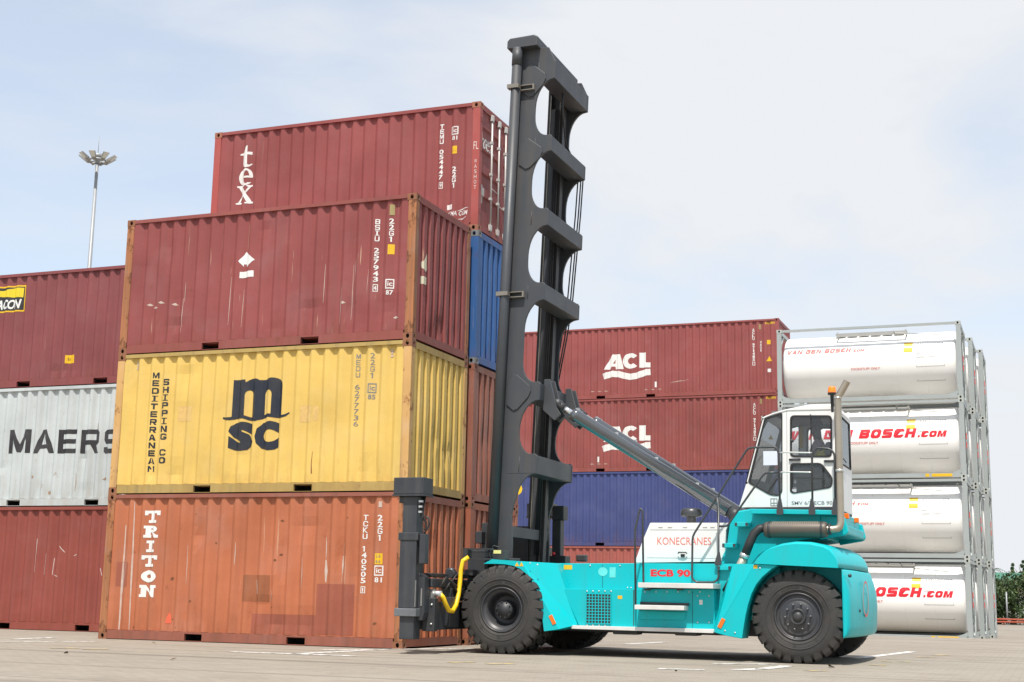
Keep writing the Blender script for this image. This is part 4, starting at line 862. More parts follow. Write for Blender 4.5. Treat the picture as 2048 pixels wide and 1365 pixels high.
def tank(loc, label, full, big, rail_yellow=False):
    L, H, Wd = 6.058, 2.591, W20
    t = empty('tank_container', loc, label, 'tank container', 'stacked white tank containers')
    link('vessel', TM['vessel'], t); [link('cladding_band', TM['band'], t, (x, 0, 0)) for x in (1.15, 2.0, 3.03, 4.0, 4.95)]
    for (x, y, sx, sy) in ((0, 0, 1, 1), (L, 0, -1, 1), (0, Wd, 1, -1), (L, Wd, -1, -1)):
        o = link('corner_post', TM['post'], t, (x, y, 0)); o.scale = (sx, sy, 1)
        for z, sz in ((0, 1), (H, -1)): part('corner_casting', TM['cast'], t, M_tcast, (x, y, z), (sx, sy, sz))
    for y, sy in ((0, 1), (Wd, -1)):
        link('top_side_rail', TM['top_rail'], t, (0, y, 0)).scale = (1, sy, 1); link('bottom_side_rail', TM['bottom_rail'], t, (0, y, 0)).scale = (1, sy, 1)
    link('end_frame', TM['end_frame'], t); link('end_frame', TM['end_frame'], t, (L, 0, 0)).scale = (-1, 1, 1)
    wk = link('walkway', TM['walkway'], t); [link('plank', TM['plank'], wk, (.35 + i * .39, 0, 0)) for i in range(4, 10)]; link('manhole', TM['manlid'], t); link('ladder', TM['ladder'], t); link('outlet_valve', TM['valve'], t)
    lab = MB().box(L - 0.015, L + 0.004, 0.8, 1.05, 1.35, 1.55).box(L - 0.015, L + 0.004, 0.8, 1.05, 1.05, 1.25)
    link('red_label', lab.mesh('red_label', M_redsoft), t)
    if full:
        if big:
            f = Flat(); f.block('VAN DEN', .36, .02, .31, 2.05, .34, .28); on_tank(f, M_red, 'lettering', t)
            f = Flat(); f.block('BOSCH', 2.66, .02, .31, 1.80, .34, .28); on_tank(f, M_red, 'lettering', t)
            f = Flat(); f.block('.COM', 4.56, .02, .21, .88, .34, .28); on_tank(f, M_red, 'lettering', t)
            f = Flat(); f.text('FOODSTUFF ONLY', 2.82, -.17, .08, .95, .012)
        else:
            f = Flat(); f.block('VAN DEN BOSCH', .30, .40, .17, 2.15, .32, .28); on_tank(f, M_redsoft, 'lettering', t)
            f = Flat(); f.block('.COM', 2.50, .40, .10, .40, .3, .28); on_tank(f, M_redsoft, 'lettering', t)
            f = Flat(); f.text('FOODSTUFF ONLY', 2.95, -.25, .075, .95, .012)
        on_tank(f, M_redsoft, 'small_lettering', t)
        on_tank(Flat().rect(4.22, .54, 4.50, .68).rect(4.20, .30, 4.49, .46), M_yel, 'yellow_label', t)
        f = Flat(); f.text('AAKU 260392 2', 5.05, .55, .09, .85); f.text('22K2', 4.70, .40, .08, .26); f.text('34000 KG', 4.78, .28, .06, .4); f.text('3890', 4.68, .19, .06, .2); f.text('26000 LITRES', 4.9, .08 if not big else .53, .05, .6)
        on_tank(f, M_lgrey, 'data_lettering', t)
        f = Flat()
        for v in (-.22, -.72): f.rect(4.6, v, 5.5, v + .012); f.rect(4.6, v, 4.612, v + .05); f.rect(5.488, v, 5.5, v + .05)
        on_tank(f, M_lgrey, 'data_lettering', t)
    if rail_yellow:
        b = MB().box(4.98, 5.62, 0.004, 0.009, 0.055, 0.15).box(4.78, 4.90, 0.004, 0.009, 0.055, 0.15)
        link('yellow_rail_label', b.mesh('yellow_rail_label', M_yel), t)
    return t
LV = ['at the bottom', 'second from bottom', 'third from bottom', 'at the top']
TSX, TSY, TSZ = 7.52 - 6.058, 25.9, -0.26
for i in range(4):
    tank((TSX, TSY, TSZ + i * HC), 'white tank container %s of the nearest stack, %s red lettering' % (LV[i], ('large', 'small', 'large', 'small')[i]), True, i in (0, 2), i in (0, 2))
for i in range(4): tank((TSX + 0.20, TSY + 3.15, TSZ + i * HC), 'white tank container %s of the middle tank stack, mostly hidden' % LV[i], False, False)
for i in range(4): tank((TSX + 0.42, TSY + 5.68, TSZ + i * HC), 'white tank container %s of the rearmost tank stack, only its end shows' % LV[i], False, False)

# ------------------------------------------------------------------ container handler
RO = (4.3, 1.375, 0.0)
HANDLER = empty('container_handler', RO, 'turquoise empty container handler with tall dark grey mast and white cab', 'container handler')
M_tq = mat('turquoise_paint', (0.001, 0.44, 0.475), 0.36, var=0.06, vscale=1.5, dirt=0.16, dirtcol=(0.05, 0.30, 0.31), spec=0.3, streak=0.22, streakcol=(0.06, 0.26, 0.26))
M_wh = mat('white_cab_paint', (0.72, 0.715, 0.695), 0.35, var=0.03, vscale=2, dirt=0.12, dirtcol=(0.55, 0.5, 0.42), coat=0.2, streak=0.2, streakcol=(0.5, 0.46, 0.39))
M_mast = mat('dark_grey_mast_paint', (0.045, 0.050, 0.058), 0.45, var=0.12, vscale=2.2, dirt=0.35, dirtcol=(0.085, 0.072, 0.06), bump=0.05, streak=0.4, streakcol=(0.09, 0.075, 0.06))
M_mastd = mat('greasy_dark_channel', (0.030, 0.029, 0.029), 0.5, var=0.25, vscale=6, dirt=0.3, dirtcol=(0.07, 0.055, 0.04))
M_iron = mat('black_machinery', (0.028, 0.030, 0.034), 0.5, var=0.2, vscale=5, dirt=0.5, dirtcol=(0.09, 0.08, 0.07))
M_cyl = mat('cylinder_grey', (0.075, 0.081, 0.092), 0.2, 0.0, var=0.1, coat=1.0, spec=0.8)
M_chrome = mat('chrome_rod', (0.8, 0.8, 0.8), 0.15, 0.9, var=0.02)
M_rub = mat('tyre_rubber', (0.030, 0.029, 0.028), 0.75, var=0.15, vscale=5, dirt=0.55, dirtcol=(0.075, 0.066, 0.055), bump=0.25, bscale=45)
M_rim = mat('dark_rim', (0.035, 0.038, 0.045), 0.4, var=0.12, vscale=6, dirt=0.4, dirtcol=(0.11, 0.09, 0.07))
M_step = mat('step_aluminium', (0.66, 0.65, 0.62), 0.4, 0.1, var=0.08, vscale=8, dirt=0.25)
M_rail = mat('rail_paint', (0.045, 0.048, 0.052), 0.35, var=0.1)
M_ss = mat('stainless_exhaust', (0.40, 0.35, 0.28), 0.36, 0.7, var=0.2, vscale=4)
M_muf = mat('muffler_shield', (0.10, 0.085, 0.07), 0.5, 0.3, var=0.25, vscale=5, dirt=0.6, dirtcol=(0.14, 0.10, 0.07))
M_hose = mat('black_hose', (0.02, 0.02, 0.021), 0.55, var=0.1)
M_yhose = mat('yellow_hose', (0.78, 0.50, 0.01), 0.4, var=0.08, vscale=12)
M_seal = mat('window_rubber', (0.016, 0.016, 0.017), 0.6)
M_glass = glassmat('cab_glass', (0.93, 0.94, 0.95), veil=.03); M_glassd = glassmat('tinted_cab_glass', (0.80, 0.82, 0.84), veil=.06)
M_int = mat('cab_interior', (0.13, 0.13, 0.14), 0.6, var=0.1)
M_tan = mat('tan_pipe', (0.42, 0.38, 0.30), 0.45, 0.4, var=0.15)
M_clamp = mat('steel_clamp', (0.6, 0.6, 0.58), 0.3, 0.7)
def tp(name, b, m, parent=None, bv=None, seg=2, mirror=False, label=None):
    me = b.mesh(name, m, RO); o = link(name, me, parent or HANDLER)
    if bv: bevel(o, bv, seg)
    if label: o['label'] = label
    if mirror:
        o2 = link(name, me, parent or HANDLER); o2.scale = (1, -1, 1)
        if bv: bevel(o2, bv, seg)
    return o
def flat_tp(flat, Y, m, name, parent=None, lift=0.003):
    bm = flat.bm(); me = bpy.data.meshes.new(name)
    for v in bm.verts: v.co = (v.co.x - RO[0], Y - lift - v.co.y - RO[1], v.co.z)
    bm.to_mesh(me); bm.free(); me.materials.append(m); return link(name, me, parent or HANDLER)
MY = lambda y: 2 * RO[1] - y

# ---- chassis
YB = 0.10
ch = MB().prism(ats([(1098, 1127), (1270, 1127), (1440, 1128), (1560, 1128), (1560, 1240), (1150, 1245)], YB), YB, MY(YB))
body = tp('chassis', ch, M_tq, bv=0.012)
low = MB().prism(ats([(1123, 1178), (1428, 1179), (1430, 1262), (1157, 1251)], -0.16), -0.16, YB + 0.02)
side_box = tp('side_tank', low, M_tq, bv=0.012, mirror=True)
# panel seam and recessed corner behind the steps
seam = MB().prism(ats([(1266.5, 1180), (1268, 1180), (1268, 1252), (1266.5, 1252)], -0.163), -0.163, -0.15); tp('panel_seam', seam, M_iron)
# front mudguard with its slanted cheek
YF = -0.50
FA = [(967, 1128), (984, 1119), (1042, 1123), (1117, 1259), (1088, 1263), (1082, 1216), (1075, 1182), (1069, 1168), (1060, 1156), (1050, 1146), (1040, 1138), (1026, 1132), (1010, 1129), (990, 1128)]
tp('front_mudguard', MB().prism(ats(FA, YF), YF, 0.36), M_tq, bv=0.01, mirror=True)
a0, a1 = at(1042, 1123, YF), at(1117, 1259, YF); b0, b1 = at(1114, 1127, -0.14), at(1156, 1250, -0.14)
ck = MB(); yq = 0.2
ck.add([(a0[0], YF, a0[1]), (a1[0], YF, a1[1]), (b1[0], -0.14, b1[1]), (b0[0], -0.14, b0[1]), (a0[0], yq, a0[1]), (a1[0], yq, a1[1]), (b1[0], yq, b1[1]), (b0[0], yq, b0[1])],
       [(0, 1, 2, 3), (7, 6, 5, 4), (0, 3, 7, 4), (1, 5, 6, 2), (0, 4, 5, 1), (3, 2, 6, 7)])
tp('mudguard_cheek', ck, M_tq, bv=0.004, mirror=True)
# rear mudguard plate
YR = -0.34
RA = [(1430, 1266), (1510, 1128), (1554, 1131), (1540, 1141), (1524, 1155), (1512, 1170), (1503, 1188), (1496, 1210), (1491, 1232), (1487, 1256), (1484, 1278), (1452, 1272)]
tp('rear_mudguard', MB().prism(ats(RA, YR), YR, 0.12), M_tq, bv=0.008, mirror=True)
c0, c1 = at(1430, 1266, YR), at(1510, 1128, YR); d0, d1 = at(1424, 1262, -0.15), at(1466, 1128, -0.15)
ck = MB().add([(c0[0], YR, c0[1]), (c1[0], YR, c1[1]), (d1[0], -0.15, d1[1]), (d0[0], -0.15, d0[1]), (c0[0], yq, c0[1]), (c1[0], yq, c1[1]), (d1[0], yq, d1[1]), (d0[0], yq, d0[1])],
       [(0, 1, 2, 3), (7, 6, 5, 4), (0, 3, 7, 4), (1, 5, 6, 2), (0, 4, 5, 1), (3, 2, 6, 7)])
tp('mudguard_cheek', ck, M_tq, bv=0.004, mirror=True)
# inner wheel house wall behind the rear wheel
tp('wheel_house', MB().prism(ats([(1540, 1118), (1690, 1122), (1690, 1262), (1670, 1240), (1560, 1220)], 0.28), 0.28, MY(0.28)), M_tq)
# counterweight: rounded top and rear block
top = ats([(1507, 1127), (1516, 1116), (1530, 1105), (1552, 1094), (1580, 1087), (1615, 1083), (1655, 1084), (1690, 1090), (1708, 1098), (1722, 1113), (1729, 1126), (1731, 1137)], -0.36)
rings = []
czb = min(p[1] for p in top); xl_ = min(p[0] for p in top); xr_ = max(p[0] for p in top)
for y in [-.37, -.365, -.35, -.32, -.27, -.1, .2, .6, 1.0, 1.375]:
    k = 1 - .10 * max(0, (-.27 - y) / .10) ** 2; xr = 7.25 - .13 * abs((y - 1.375) / 1.745) ** 2.2
    rings.append([(xl_ + (x - xl_) / (xr_ - xl_) * (xr - xl_), y, czb + (z - czb) * k) for x, z in top])
rings += [[(x, MY(y), z) for x, y, z in r_] for r_ in rings[-2::-1]]
tp('counterweight_top', MB().loft(rings, smooth=True), M_tq)
lv = []
for z, sh in ((0.385, -0.10), (0.40, -0.05), (0.44, -0.015), (0.55, 0.0), (0.85, 0.01), (1.05, 0.0), (1.22, -0.04), (1.34, -0.085), (1.365, -0.10)):
    P = [(7.16, -0.31), (7.19 + sh * .3, -0.31), (7.22 + sh * .6, -0.30), (7.245 + sh, -0.26), (7.265 + sh, -.16), (7.29 + sh, 0.06), (7.315 + sh, 0.35), (7.335 + sh, 0.8), (7.345 + sh, 1.375)]
    lv.append([(x, y, z) for x, y in P] + [(x, MY(y), z) for x, y in P[-2::-1]])
cw = tp('counterweight', MB().loft(lv, smooth=True), M_tq)
for (u, v) in ((1711, 1152), (1728, 1222)):
    x, z = at(u, v, -0.2 if u < 1720 else .4)
    tp('lifting_hole', MB().lathe([(0.001, -0.012), (0.024, -0.012), (0.028, 0.03)], (7.255 if u < 1720 else 7.31, -.19 if u < 1720 else .3, z), 'y', 12), M_iron, cw)
# round emblem ring on the chamfered rear corner
bmr = MB(); n = 36; pc = Vector((7.336, 0.78, 0.95)); ax = Vector((0.03, 1.0, 0)).normalized(); nn = Vector((ax.y, -ax.x, 0))
vs_ = []
for k in range(n):
    a = 2 * math.pi * k / n
    for r in (0.27, 0.235): vs_.append(pc + nn * 0.022 + ax * (r * math.cos(a)) + Vector((0, 0, r * math.sin(a))))
bmr.add(vs_, [(2 * k, 2 * ((k + 1) % n), 2 * ((k + 1) % n) + 1, 2 * k + 1) for k in range(n)])
tp('round_emblem', bmr, M_redsoft, cw)
# wheels: part wheel (rim) with tyre, hub and studs
def tyre_mesh():
    b = MB()
    b.lathe([(.335, .05), (.35, .012), (.40, -.008), (.48, -.018), (.55, -.014), (.60, .004), (.632, .03), (.645, .06), (.645, .32), (.632, .35), (.60, .376), (.55, .394), (.48, .398), (.40, .388), (.35, .368), (.335, .33)], (0, 0, 0), 'y', 56)
    b.lathe([(.462, -.0175), (.468, -.024), (.476, -.024), (.482, -.0165)], (0, 0, 0), 'y', 48); b.lathe([(.385, -.004), (.39, -.012), (.396, -.012), (.40, -.008)], (0, 0, 0), 'y', 48)
    N = 26
    for side in (0, 1):
        for k in range(N):
            a = 2 * math.pi * (k + 0.5 * side) / N; w_ = 2 * math.pi / N * 0.36; tw = 0.10 * (1 if side else -1)
            y0, y1 = (-.004, .175) if side == 0 else (.384, .205)
            ym = 0.028 if side == 0 else .352
            ring = []
            for (r, y, sh, ww) in ((.565, y0 - (.008 if side == 0 else -.008), 0, .82), (.655, y0 + (.012 if side == 0 else -.012), 0, 1.0), (.686, ym, 0.0, 0.96), (.686, y1, tw, .9), (.63, y1, tw, 1.0)):
                ring.append([(r * math.cos(a + sh - w_ * ww), y, r * math.sin(a + sh - w_ * ww)), (r * math.cos(a + sh + w_ * ww), y, r * math.sin(a + sh + w_ * ww))])
            inn = [(.56, y0 + .03 if side == 0 else y0 - .03)]
            vs = [p for rr in ring for p in rr]
            fs = [(2 * i, 2 * i + 1, 2 * i + 3, 2 * i + 2) for i in range(4)]
            base = [(.60 * math.cos(a - w_), ym, .60 * math.sin(a - w_)), (.60 * math.cos(a + w_), ym, .60 * math.sin(a + w_))]
            vs += base; L_ = len(vs) - 2
            fs += [(0, 2, L_), (2, 4, L_), (4, 6, L_), (6, 8, L_), (1, L_ + 1, 3), (3, L_ + 1, 5), (5, L_ + 1, 7), (7, L_ + 1, 9)]
            b.add(vs, fs)
    return b.mesh('tyre', M_rub)
TY = tyre_mesh()
def rim_f():
    b = MB(); b.lathe([(.345, .05), (.352, .004), (.335, -.004), (.325, .01), (.315, .04), (.30, .05), (.275, .06), (.25, .16), (.235, .26), (.2, .27), (.001, .27)], (0, 0, 0), 'y', 40); return b.mesh('wheel', M_rim)
def hub_f():
    b = MB(); b.lathe([(.15, .27), (.145, .12), (.135, .105), (.10, .10), (.095, .085), (.001, .08)], (0, 0, 0), 'y', 28)
    for k in range(10):
        a = k * math.pi / 5; b.lathe([(.013, .12), (.012, .09), (.001, .088)], (.12 * math.cos(a), .0, .12 * math.sin(a)), 'y', 6)
    return b.mesh('hub', M_iron)
def rim_r():
    b = MB(); b.lathe([(.345, .05), (.352, .004), (.335, -.004), (.325, .01), (.315, .035), (.295, .045), (.275, .03), (.262, .02), (.24, .035), (.225, .03), (.19, .01), (.12, .008), (.001, .008)], (0, 0, 0), 'y', 40); return b.mesh('wheel', M_rim)
def hub_r():
    b = MB(); b.lathe([(.125, .01), (.12, -.035), (.105, -.045), (.085, -.02), (.07, -.02), (.06, -.05), (.03, -.06), (.001, -.062)], (0, 0, 0), 'y', 28)
    return b.mesh('hub', M_iron)
def studs_r():
    return MB().lathe([(.016, .012), (.015, -.022), (.008, -.03), (.001, -.03)], (0, 0, 0), 'y', 6).mesh('wheel_nut', mat('nut_grey', (.16, .16, .165), .4, .3))
RF, HF, RRm, HR, ST = rim_f(), hub_f(), rim_r(), hub_r(), studs_r()
def wheel(x, y, front, flip=False, rot=0.0, toe=0.0, R=0.685):
    o = link('wheel', RF if front else RRm, HANDLER, (x - RO[0], y - RO[1], R - 0.006)); k = R / 0.685
    o.scale = (k, -k if flip else k, k); o.rotation_euler = (0, rot, toe)
    link('tyre', TY, o); link('hub', HF if front else HR, o)
    if not front:
        for i in range(10):
            a = i * math.pi / 5 + .2; link('wheel_nut', ST, o, (.185 * math.cos(a), 0, .185 * math.sin(a)))
    return o
wheel(1.955, -0.55, True, rot=.1); wheel(1.955, -0.10, True, rot=.3); wheel(1.955, MY(-0.55), True, True, .2); wheel(1.955, MY(-0.10), True, True, .5)
wheel(6.505, -0.24, False, rot=.15, R=0.68); wheel(6.505, MY(-0.24), False, True, .4, R=0.68)
tp('front_axle', MB().box(1.55, 2.4, 0.33, MY(.33), .42, 1.1).box(1.75, 2.15, 0.2, MY(.2), .5, .88), M_iron, bv=.02)
tp('rear_axle', MB().box(6.3, 6.72, 0.15, MY(.15), .45, .95), M_iron, bv=.02)
tp('underbody', MB().box(2.6, 5.9, .3, MY(.3), .36, .6).box(3.6, 4.0, .0, .3, .34, .5).box(4.6, 4.95, -.05, .3, .35, .5), M_iron, bv=.02)

# steps, sills, grille, labels
def xspan(u0, u1, v, Y): return at(u0, v, Y)[0], at(u1, v, Y)[0]
x0, x1 = xspan(1276, 1426, 1170, -.42); zt = at(1350, 1166.5, -.42)[1]
st1 = tp('upper_step', MB().box(x0, x1, -.42, .09, zt - .075, zt), M_step, bv=.006)
for u in (1287, 1352): tp('step_bracket', MB().prism(ats([(u, 1177), (u + 12, 1177), (u + 10, 1181), (u + 2, 1181)], -.3), -.3, .09), M_iron, st1)
x0, x1 = xspan(1269, 1368, 1214, -.42); zt = at(1320, 1211, -.42)[1]
st2 = tp('lower_step', MB().box(x0, x1, -.42, -.12, zt - .068, zt), M_step, bv=.006)
tp('step_recess', MB().prism(ats([(1281, 1204), (1378, 1207), (1378, 1211.5), (1281, 1210)], -.175), -.20, -.10), M_iron, st2)
tp('step_panel', MB().prism(ats([(1277, 1222), (1372, 1225), (1368, 1240), (1278, 1239)], -.19), -.185, -.13), M_tq, st2, bv=.006)
sill = ats([(1140, 1251), (1430, 1259), (1426, 1267), (1143, 1258)], -.24)
tp('sill', MB().prism(sill, -.24, -.12), M_step, bv=.004)
gx0, gz1 = at(1173, 1188, -.16); gx1, gz0 = at(1222, 1248, -.16)
gr = tp('grille', MB().box(gx0, gx1, -.168, -.15, gz0, gz1), M_iron)
nb = MB()
for i in range(11):
    z = gz0 + (gz1 - gz0) * i / 10
    nb.box(gx0, gx1, -.176, -.1685, z - .005, z + .005)
for i in range(9):
    x = gx0 + (gx1 - gx0) * i / 8; nb.box(x - .006, x + .006, -.175, -.169, gz0, gz1)
tag(tp('grille_mesh', nb, M_tq, gr), kind='stuff')
for (u, v, Y, sl_) in ((1105, 1240, YF, 1), (1443, 1247, YR, -1)):
    x, z = at(u, v, Y); c, s_ = math.cos(math.radians(62)), math.sin(math.radians(62)) * sl_
    P = [(-.075, -.03), (.075, -.03), (.075, .03), (-.075, .03)]
    tp('side_reflector', MB().prism([(x + a * c + b_ * s_, z - a * s_ + b_ * c) for a, b_ in P], Y - .012, Y), M_orange, bv=.004)
def sticker(u, v, w_, h_, Y, m=M_yel, nm='yellow_sticker'):
    x, z = at(u, v, Y); return flat_tp(Flat().rect(x - w_ / 2, z - h_ / 2, x + w_ / 2, z + h_ / 2), Y, m, nm)
sticker(1136, 1135, .14, .07, YB); sticker(1511, 1134, .06, .05, YR)
for u in (1034, 1043): 
    x, z = at(u, 1129, YF); flat_tp(Flat().poly([(x - .035, z - .03), (x + .035, z - .03), (x, z + .035)]), YF, M_yel, 'warning_sticker')
M_ghostt = mat('removed_sticker_trace', (0.12, 0.62, 0.60), .5, var=.2, vscale=8)
x, z = at(1218, 1144, YB); flat_tp(Flat().poly([(x - .1 + .08 * math.cos(a), z + .07 * math.sin(a)) for a in [i * .52 for i in range(12)]]).rect(x + .01, z - .09, x + .11, z + .07), YB, M_ghostt, 'sticker_trace')
x, z = at(1341, 1145.5, YB); flat_tp(Flat().text('ECB 90', x, z - .062, .105, .62, .03), YB, M_red, 'model_lettering', lift=.004); flat_tp(Flat().text('ECB 90', x, z - .07, .12, .65, .055), YB, M_lgrey, 'lettering_outline', lift=.002)

BOLT = MB().lathe([(.013, 0), (.012, -.008), (.001, -.009)], (0, 0, 0), 'y', 6).mesh('bolt', M_clamp)
for (u, v, Y) in [(1290 + i * 22, 1184, -.16) for i in range(6)] + [(1174 + i * 12, 1183, -.16) for i in range(5)] + [(1174 + i * 12, 1251, -.16) for i in range(4)] + [(1255, 1176, YB), (1262, 1176, YB), (1075, 1130, YF), (1060, 1127, YF), (1520, 1137, YR), (1450, 1262, YR), (1470, 1266, YR), (1180, 1132, YB), (1240, 1132, YB), (1395, 1192, -.16), (1395, 1245, -.16), (1418, 1192, -.16), (1418, 1245, -.16)]:
    x, z = at(u, v, Y); link('bolt', BOLT, HANDLER, (x - RO[0], Y - RO[1], z))
for (u, v0, v1, Y) in ((1205, 1130, 1176, YB), (1385, 1183, 1256, -.16)):
    xa, za = at(u, v0, Y); xb, zb2 = at(u, v1, Y); tp('panel_seam', MB().prism([(xa - .004, za), (xa + .004, za), (xb + .004, zb2), (xb - .004, zb2)], Y - .0025, Y + .004), mat('dark_seam', (.0, .12, .13), .7))
x, z = at(1160, 1210, -.16); sticker(1240, 1195, .07, .05, -.16); sticker(1402, 1205, .05, .07, -.16, M_whites, 'white_sticker')
# engine hood
YH = 0.34
hd = ats([(1300, 1046), (1458, 1046), (1452, 1062), (1449, 1124), (1269, 1126), (1284, 1084)], YH)
hood = tp('engine_hood', MB().prism(hd, YH, MY(YH)), M_wh, bv=.012)
hx0, hz1 = at(1300, 1060, YH); hx1, hz0 = at(1446, 1117, YH)
ln = MB().box(hx0, hx1, YH - .003, YH + .004, hz1 - .004, hz1 + .004).box(hx0 - .05, hx1, YH - .003, YH + .004, hz0 - .003, hz0 + .003)
tp('hood_seam', ln, mat('seam_grey', (.35, .35, .34), .6), hood)
x, z = at(1368, 1083, YH); flat_tp(Flat().text('KONECRANES', x, z - .055, .115, .86, -.002), YH, M_pink, 'brand_lettering', hood)
x, z = at(1366, 1110, YH); tp('hood_latch', MB().tube([(x - .07, YH - .03, z + .02), (x - .055, YH - .05, z + .035), (x + .055, YH - .05, z + .035), (x + .07, YH - .03, z + .02)], .011, 6).box(x - .03, x + .03, YH - .03, YH, z - .035, z + .01), M_iron, hood)
for u in (1321, 1340, 1370, 1410, 1425):
    x, z = at(u, 1055, YH); tp('hood_vent', MB().box(x - .035, x + .035, YH - .004, YH + .003, z - .008, z + .004), mat('vent_grey', (.32, .30, .28), .7), hood)
x, z = at(1383, 1046, .95); _, z2 = at(1383, 1028, .95); 
ai = MB().lathe([(.001, z2 + .09), (.12, z2 + .085), (.17, z2 + .06), (.175, z2 - .02), (.16, z2 - .045), (.10, z2 - .055), (.075, z2 - .06), (.075, z - .1)], (x, .95, 0), 'z', 24)
tp('air_intake', ai, M_rail, hood)

# cab carrier: column under the cab, deck, lower wings
YT = 0.30
cs = ats([(1472, 1023), (1502, 1018), (1640, 1020), (1640, 1075), (1580, 1084), (1545, 1100), (1510, 1128), (1442, 1128), (1443, 1116), (1453, 1094), (1459, 1050), (1464, 1034)], YT)
tp('cab_carrier', MB().prism(cs, YT, MY(YT)), M_tq, bv=.02)
dk = ats([(1500, 1018), (1672, 1021), (1672, 1030), (1502, 1028)], .08)
tp('cab_deck', MB().prism(dk, .08, MY(.08)), M_tq, bv=.008)
wg = ats([(1640, 1030), (1689, 1034), (1697, 1064), (1692, 1071), (1640, 1080)], .32)
tp('rear_wing', MB().prism(wg, .32, .42), M_tq, bv=.02, mirror=True)
wx0, wz0 = at(1689, 1066, .42)
tp('rear_crossbeam', MB().box(wx0 - .35, wx0 + .05, .42, MY(.42), wz0 - .02, wz0 + .12), M_tq, bv=.02)
for (y0_, nm) in ((.50, 'tail_lamp'), (1.62, 'tail_lamp')):
    tp(nm, MB().box(7.10, 7.17, y0_, y0_ + .1, 2.14, 2.22), M_orange, bv=.01)
tp('lamp_bar', MB().box(7.0, 7.1, .48, 2.3, 2.06, 2.16), M_tq, bv=.01)
# three rungs up the column
for (u, v) in ((1486, 1048), (1461, 1090), (1452, 1135)):
    x, z = at(u, v, .1); tp('rung', MB().box(x - .11, x + .09, .02, .33, z - .045, z + .02), M_tq, bv=.006); tp('rung_end', MB().box(x - .11, x - .075, .012, .02, z - .038, z + .014).box(x + .055, x + .09, .012, .02, z - .038, z + .014), M_iron)

# exhaust: muffler, elbow and stack
YM = .02
(mx0_, mz), (mx1_, _) = at(1529, 1060, YM), at(1655, 1060, YM)
mf = MB().lathe([(.001, mx0_), (.10, mx0_), (.116, mx0_ + .02), (.12, mx0_ + .05), (.12, mx1_ - .05), (.116, mx1_ - .02), (.10, mx1_), (.001, mx1_)], (0, YM, mz), 'x', 28)
muf = tp('muffler', mf, M_muf)
for x in (mx0_ + .08, mx1_ - .08): tp('muffler_strap', MB().lathe([(.121, x - .015), (.127, x - .015), (.127, x + .015), (.121, x + .015)], (0, YM, mz), 'x', 28, closed=True), M_iron, muf)
pf = MB()
for i in range(22):
    for j in range(3):
        x = mx0_ + .14 + i * (mx1_ - mx0_ - .28) / 21; a = math.radians(108 + j * 14)
        yy, zz = YM + .122 * math.cos(a), mz + .122 * math.sin(a)
        pf.box(x - .008, x + .008, yy - .002, yy + .004, zz - .006, zz + .006)
tag(tp('shield_slots', pf, M_tan, muf), kind='stuff')
px_, _ = at(1678, 900, .06)
def P3(u, v, Y): x, z = at(u, v, Y); return (x, Y, z)
zt_, zb_ = at(1676, 795, .06)[1], at(1683, 1040, .06)[1]
pipe = MB().tube([(mx1_ - .02, YM, mz + .01), (mx1_ + .08, YM + .01, mz + .005), (px_ - .05, .04, mz + .02), (px_ - .015, .05, mz + .05), (px_, .06, mz + .12), (px_, .06, mz + .3), (px_, .06, zt_ - .1), (px_, .06, zt_), (px_ + .05, .06, zt_ + .075), (px_ + .145, .06, zt_ + .24)], .054, 16, cap=False)
ep = tp('exhaust_stack', pipe, M_ss)
tp('stack_mouth', MB().tube([(px_ + .09, .06, zt_ + .145), (px_ + .1449, .06, zt_ + .239)], .048, 14), M_black, ep)
tp('stack_clamp', MB().lathe([(.055, mz + .86), (.062, mz + .86), (.062, mz + .9), (.055, mz + .9)], (px_, .06, 0), 'z', 20, closed=True).lathe([(.055, zt_ - .02), (.059, zt_ - .02), (.059, zt_), (.055, zt_)], (px_, .06, 0), 'z', 20, closed=True), M_clamp, ep)
tp('pipe_flange', MB().lathe([(.064, mx1_ + .02), (.085, mx1_ + .02), (.085, mx1_ + .05), (.064, mx1_ + .05)], (0, YM, mz + .01), 'x', 20, closed=True), M_iron, ep)
# beacon on its bracket
bx, bz = at(1664, 786, .3)
be = tp('beacon', MB().lathe([(.001, bz + .10), (.045, bz + .095), (.06, bz + .075), (.064, bz)], (bx, .3, 0), 'z', 20), mat('amber_lens', (.9, .22, .01), .2, coat=.5))
tp('beacon_base', MB().lathe([(.066, bz), (.066, bz - .03), (.03, bz - .04), (.02, bz - .3)], (bx, .3, 0), 'z', 16).tube([(bx, .3, bz - .16), (bx + .02, .6, bz - .2)], .015, 6), M_iron, be)
# intake duct from the muffler down to the engine
hp = [P3(1530, 1056, .06), P3(1519, 1058, .04), P3(1508, 1068, .02), P3(1500, 1085, .0), P3(1491, 1108, .0)]
tp('exhaust_hose', MB().tube(hp, .068, 14), M_hose)
tp('exhaust_pipe', MB().tube([P3(1489, 1114, .0), P3(1478, 1136, .0), P3(1466, 1160, .0)], .06, 14), M_tan)
tp('lower_hose', MB().tube([P3(1467, 1158, .0), P3(1458, 1172, .03), P3(1452, 1184, .05)], .064, 14), M_hose)
for (u, v) in ((1489, 1112), (1465, 1162)):
    c = Vector(P3(u, v, 0.)); d = (Vector(P3(1489, 1114, 0)) - Vector(P3(1466, 1160, 0))).normalized() * .03
    tp('hose_clamp', MB().tube([c - d, c + d], .074, 16), M_clamp)

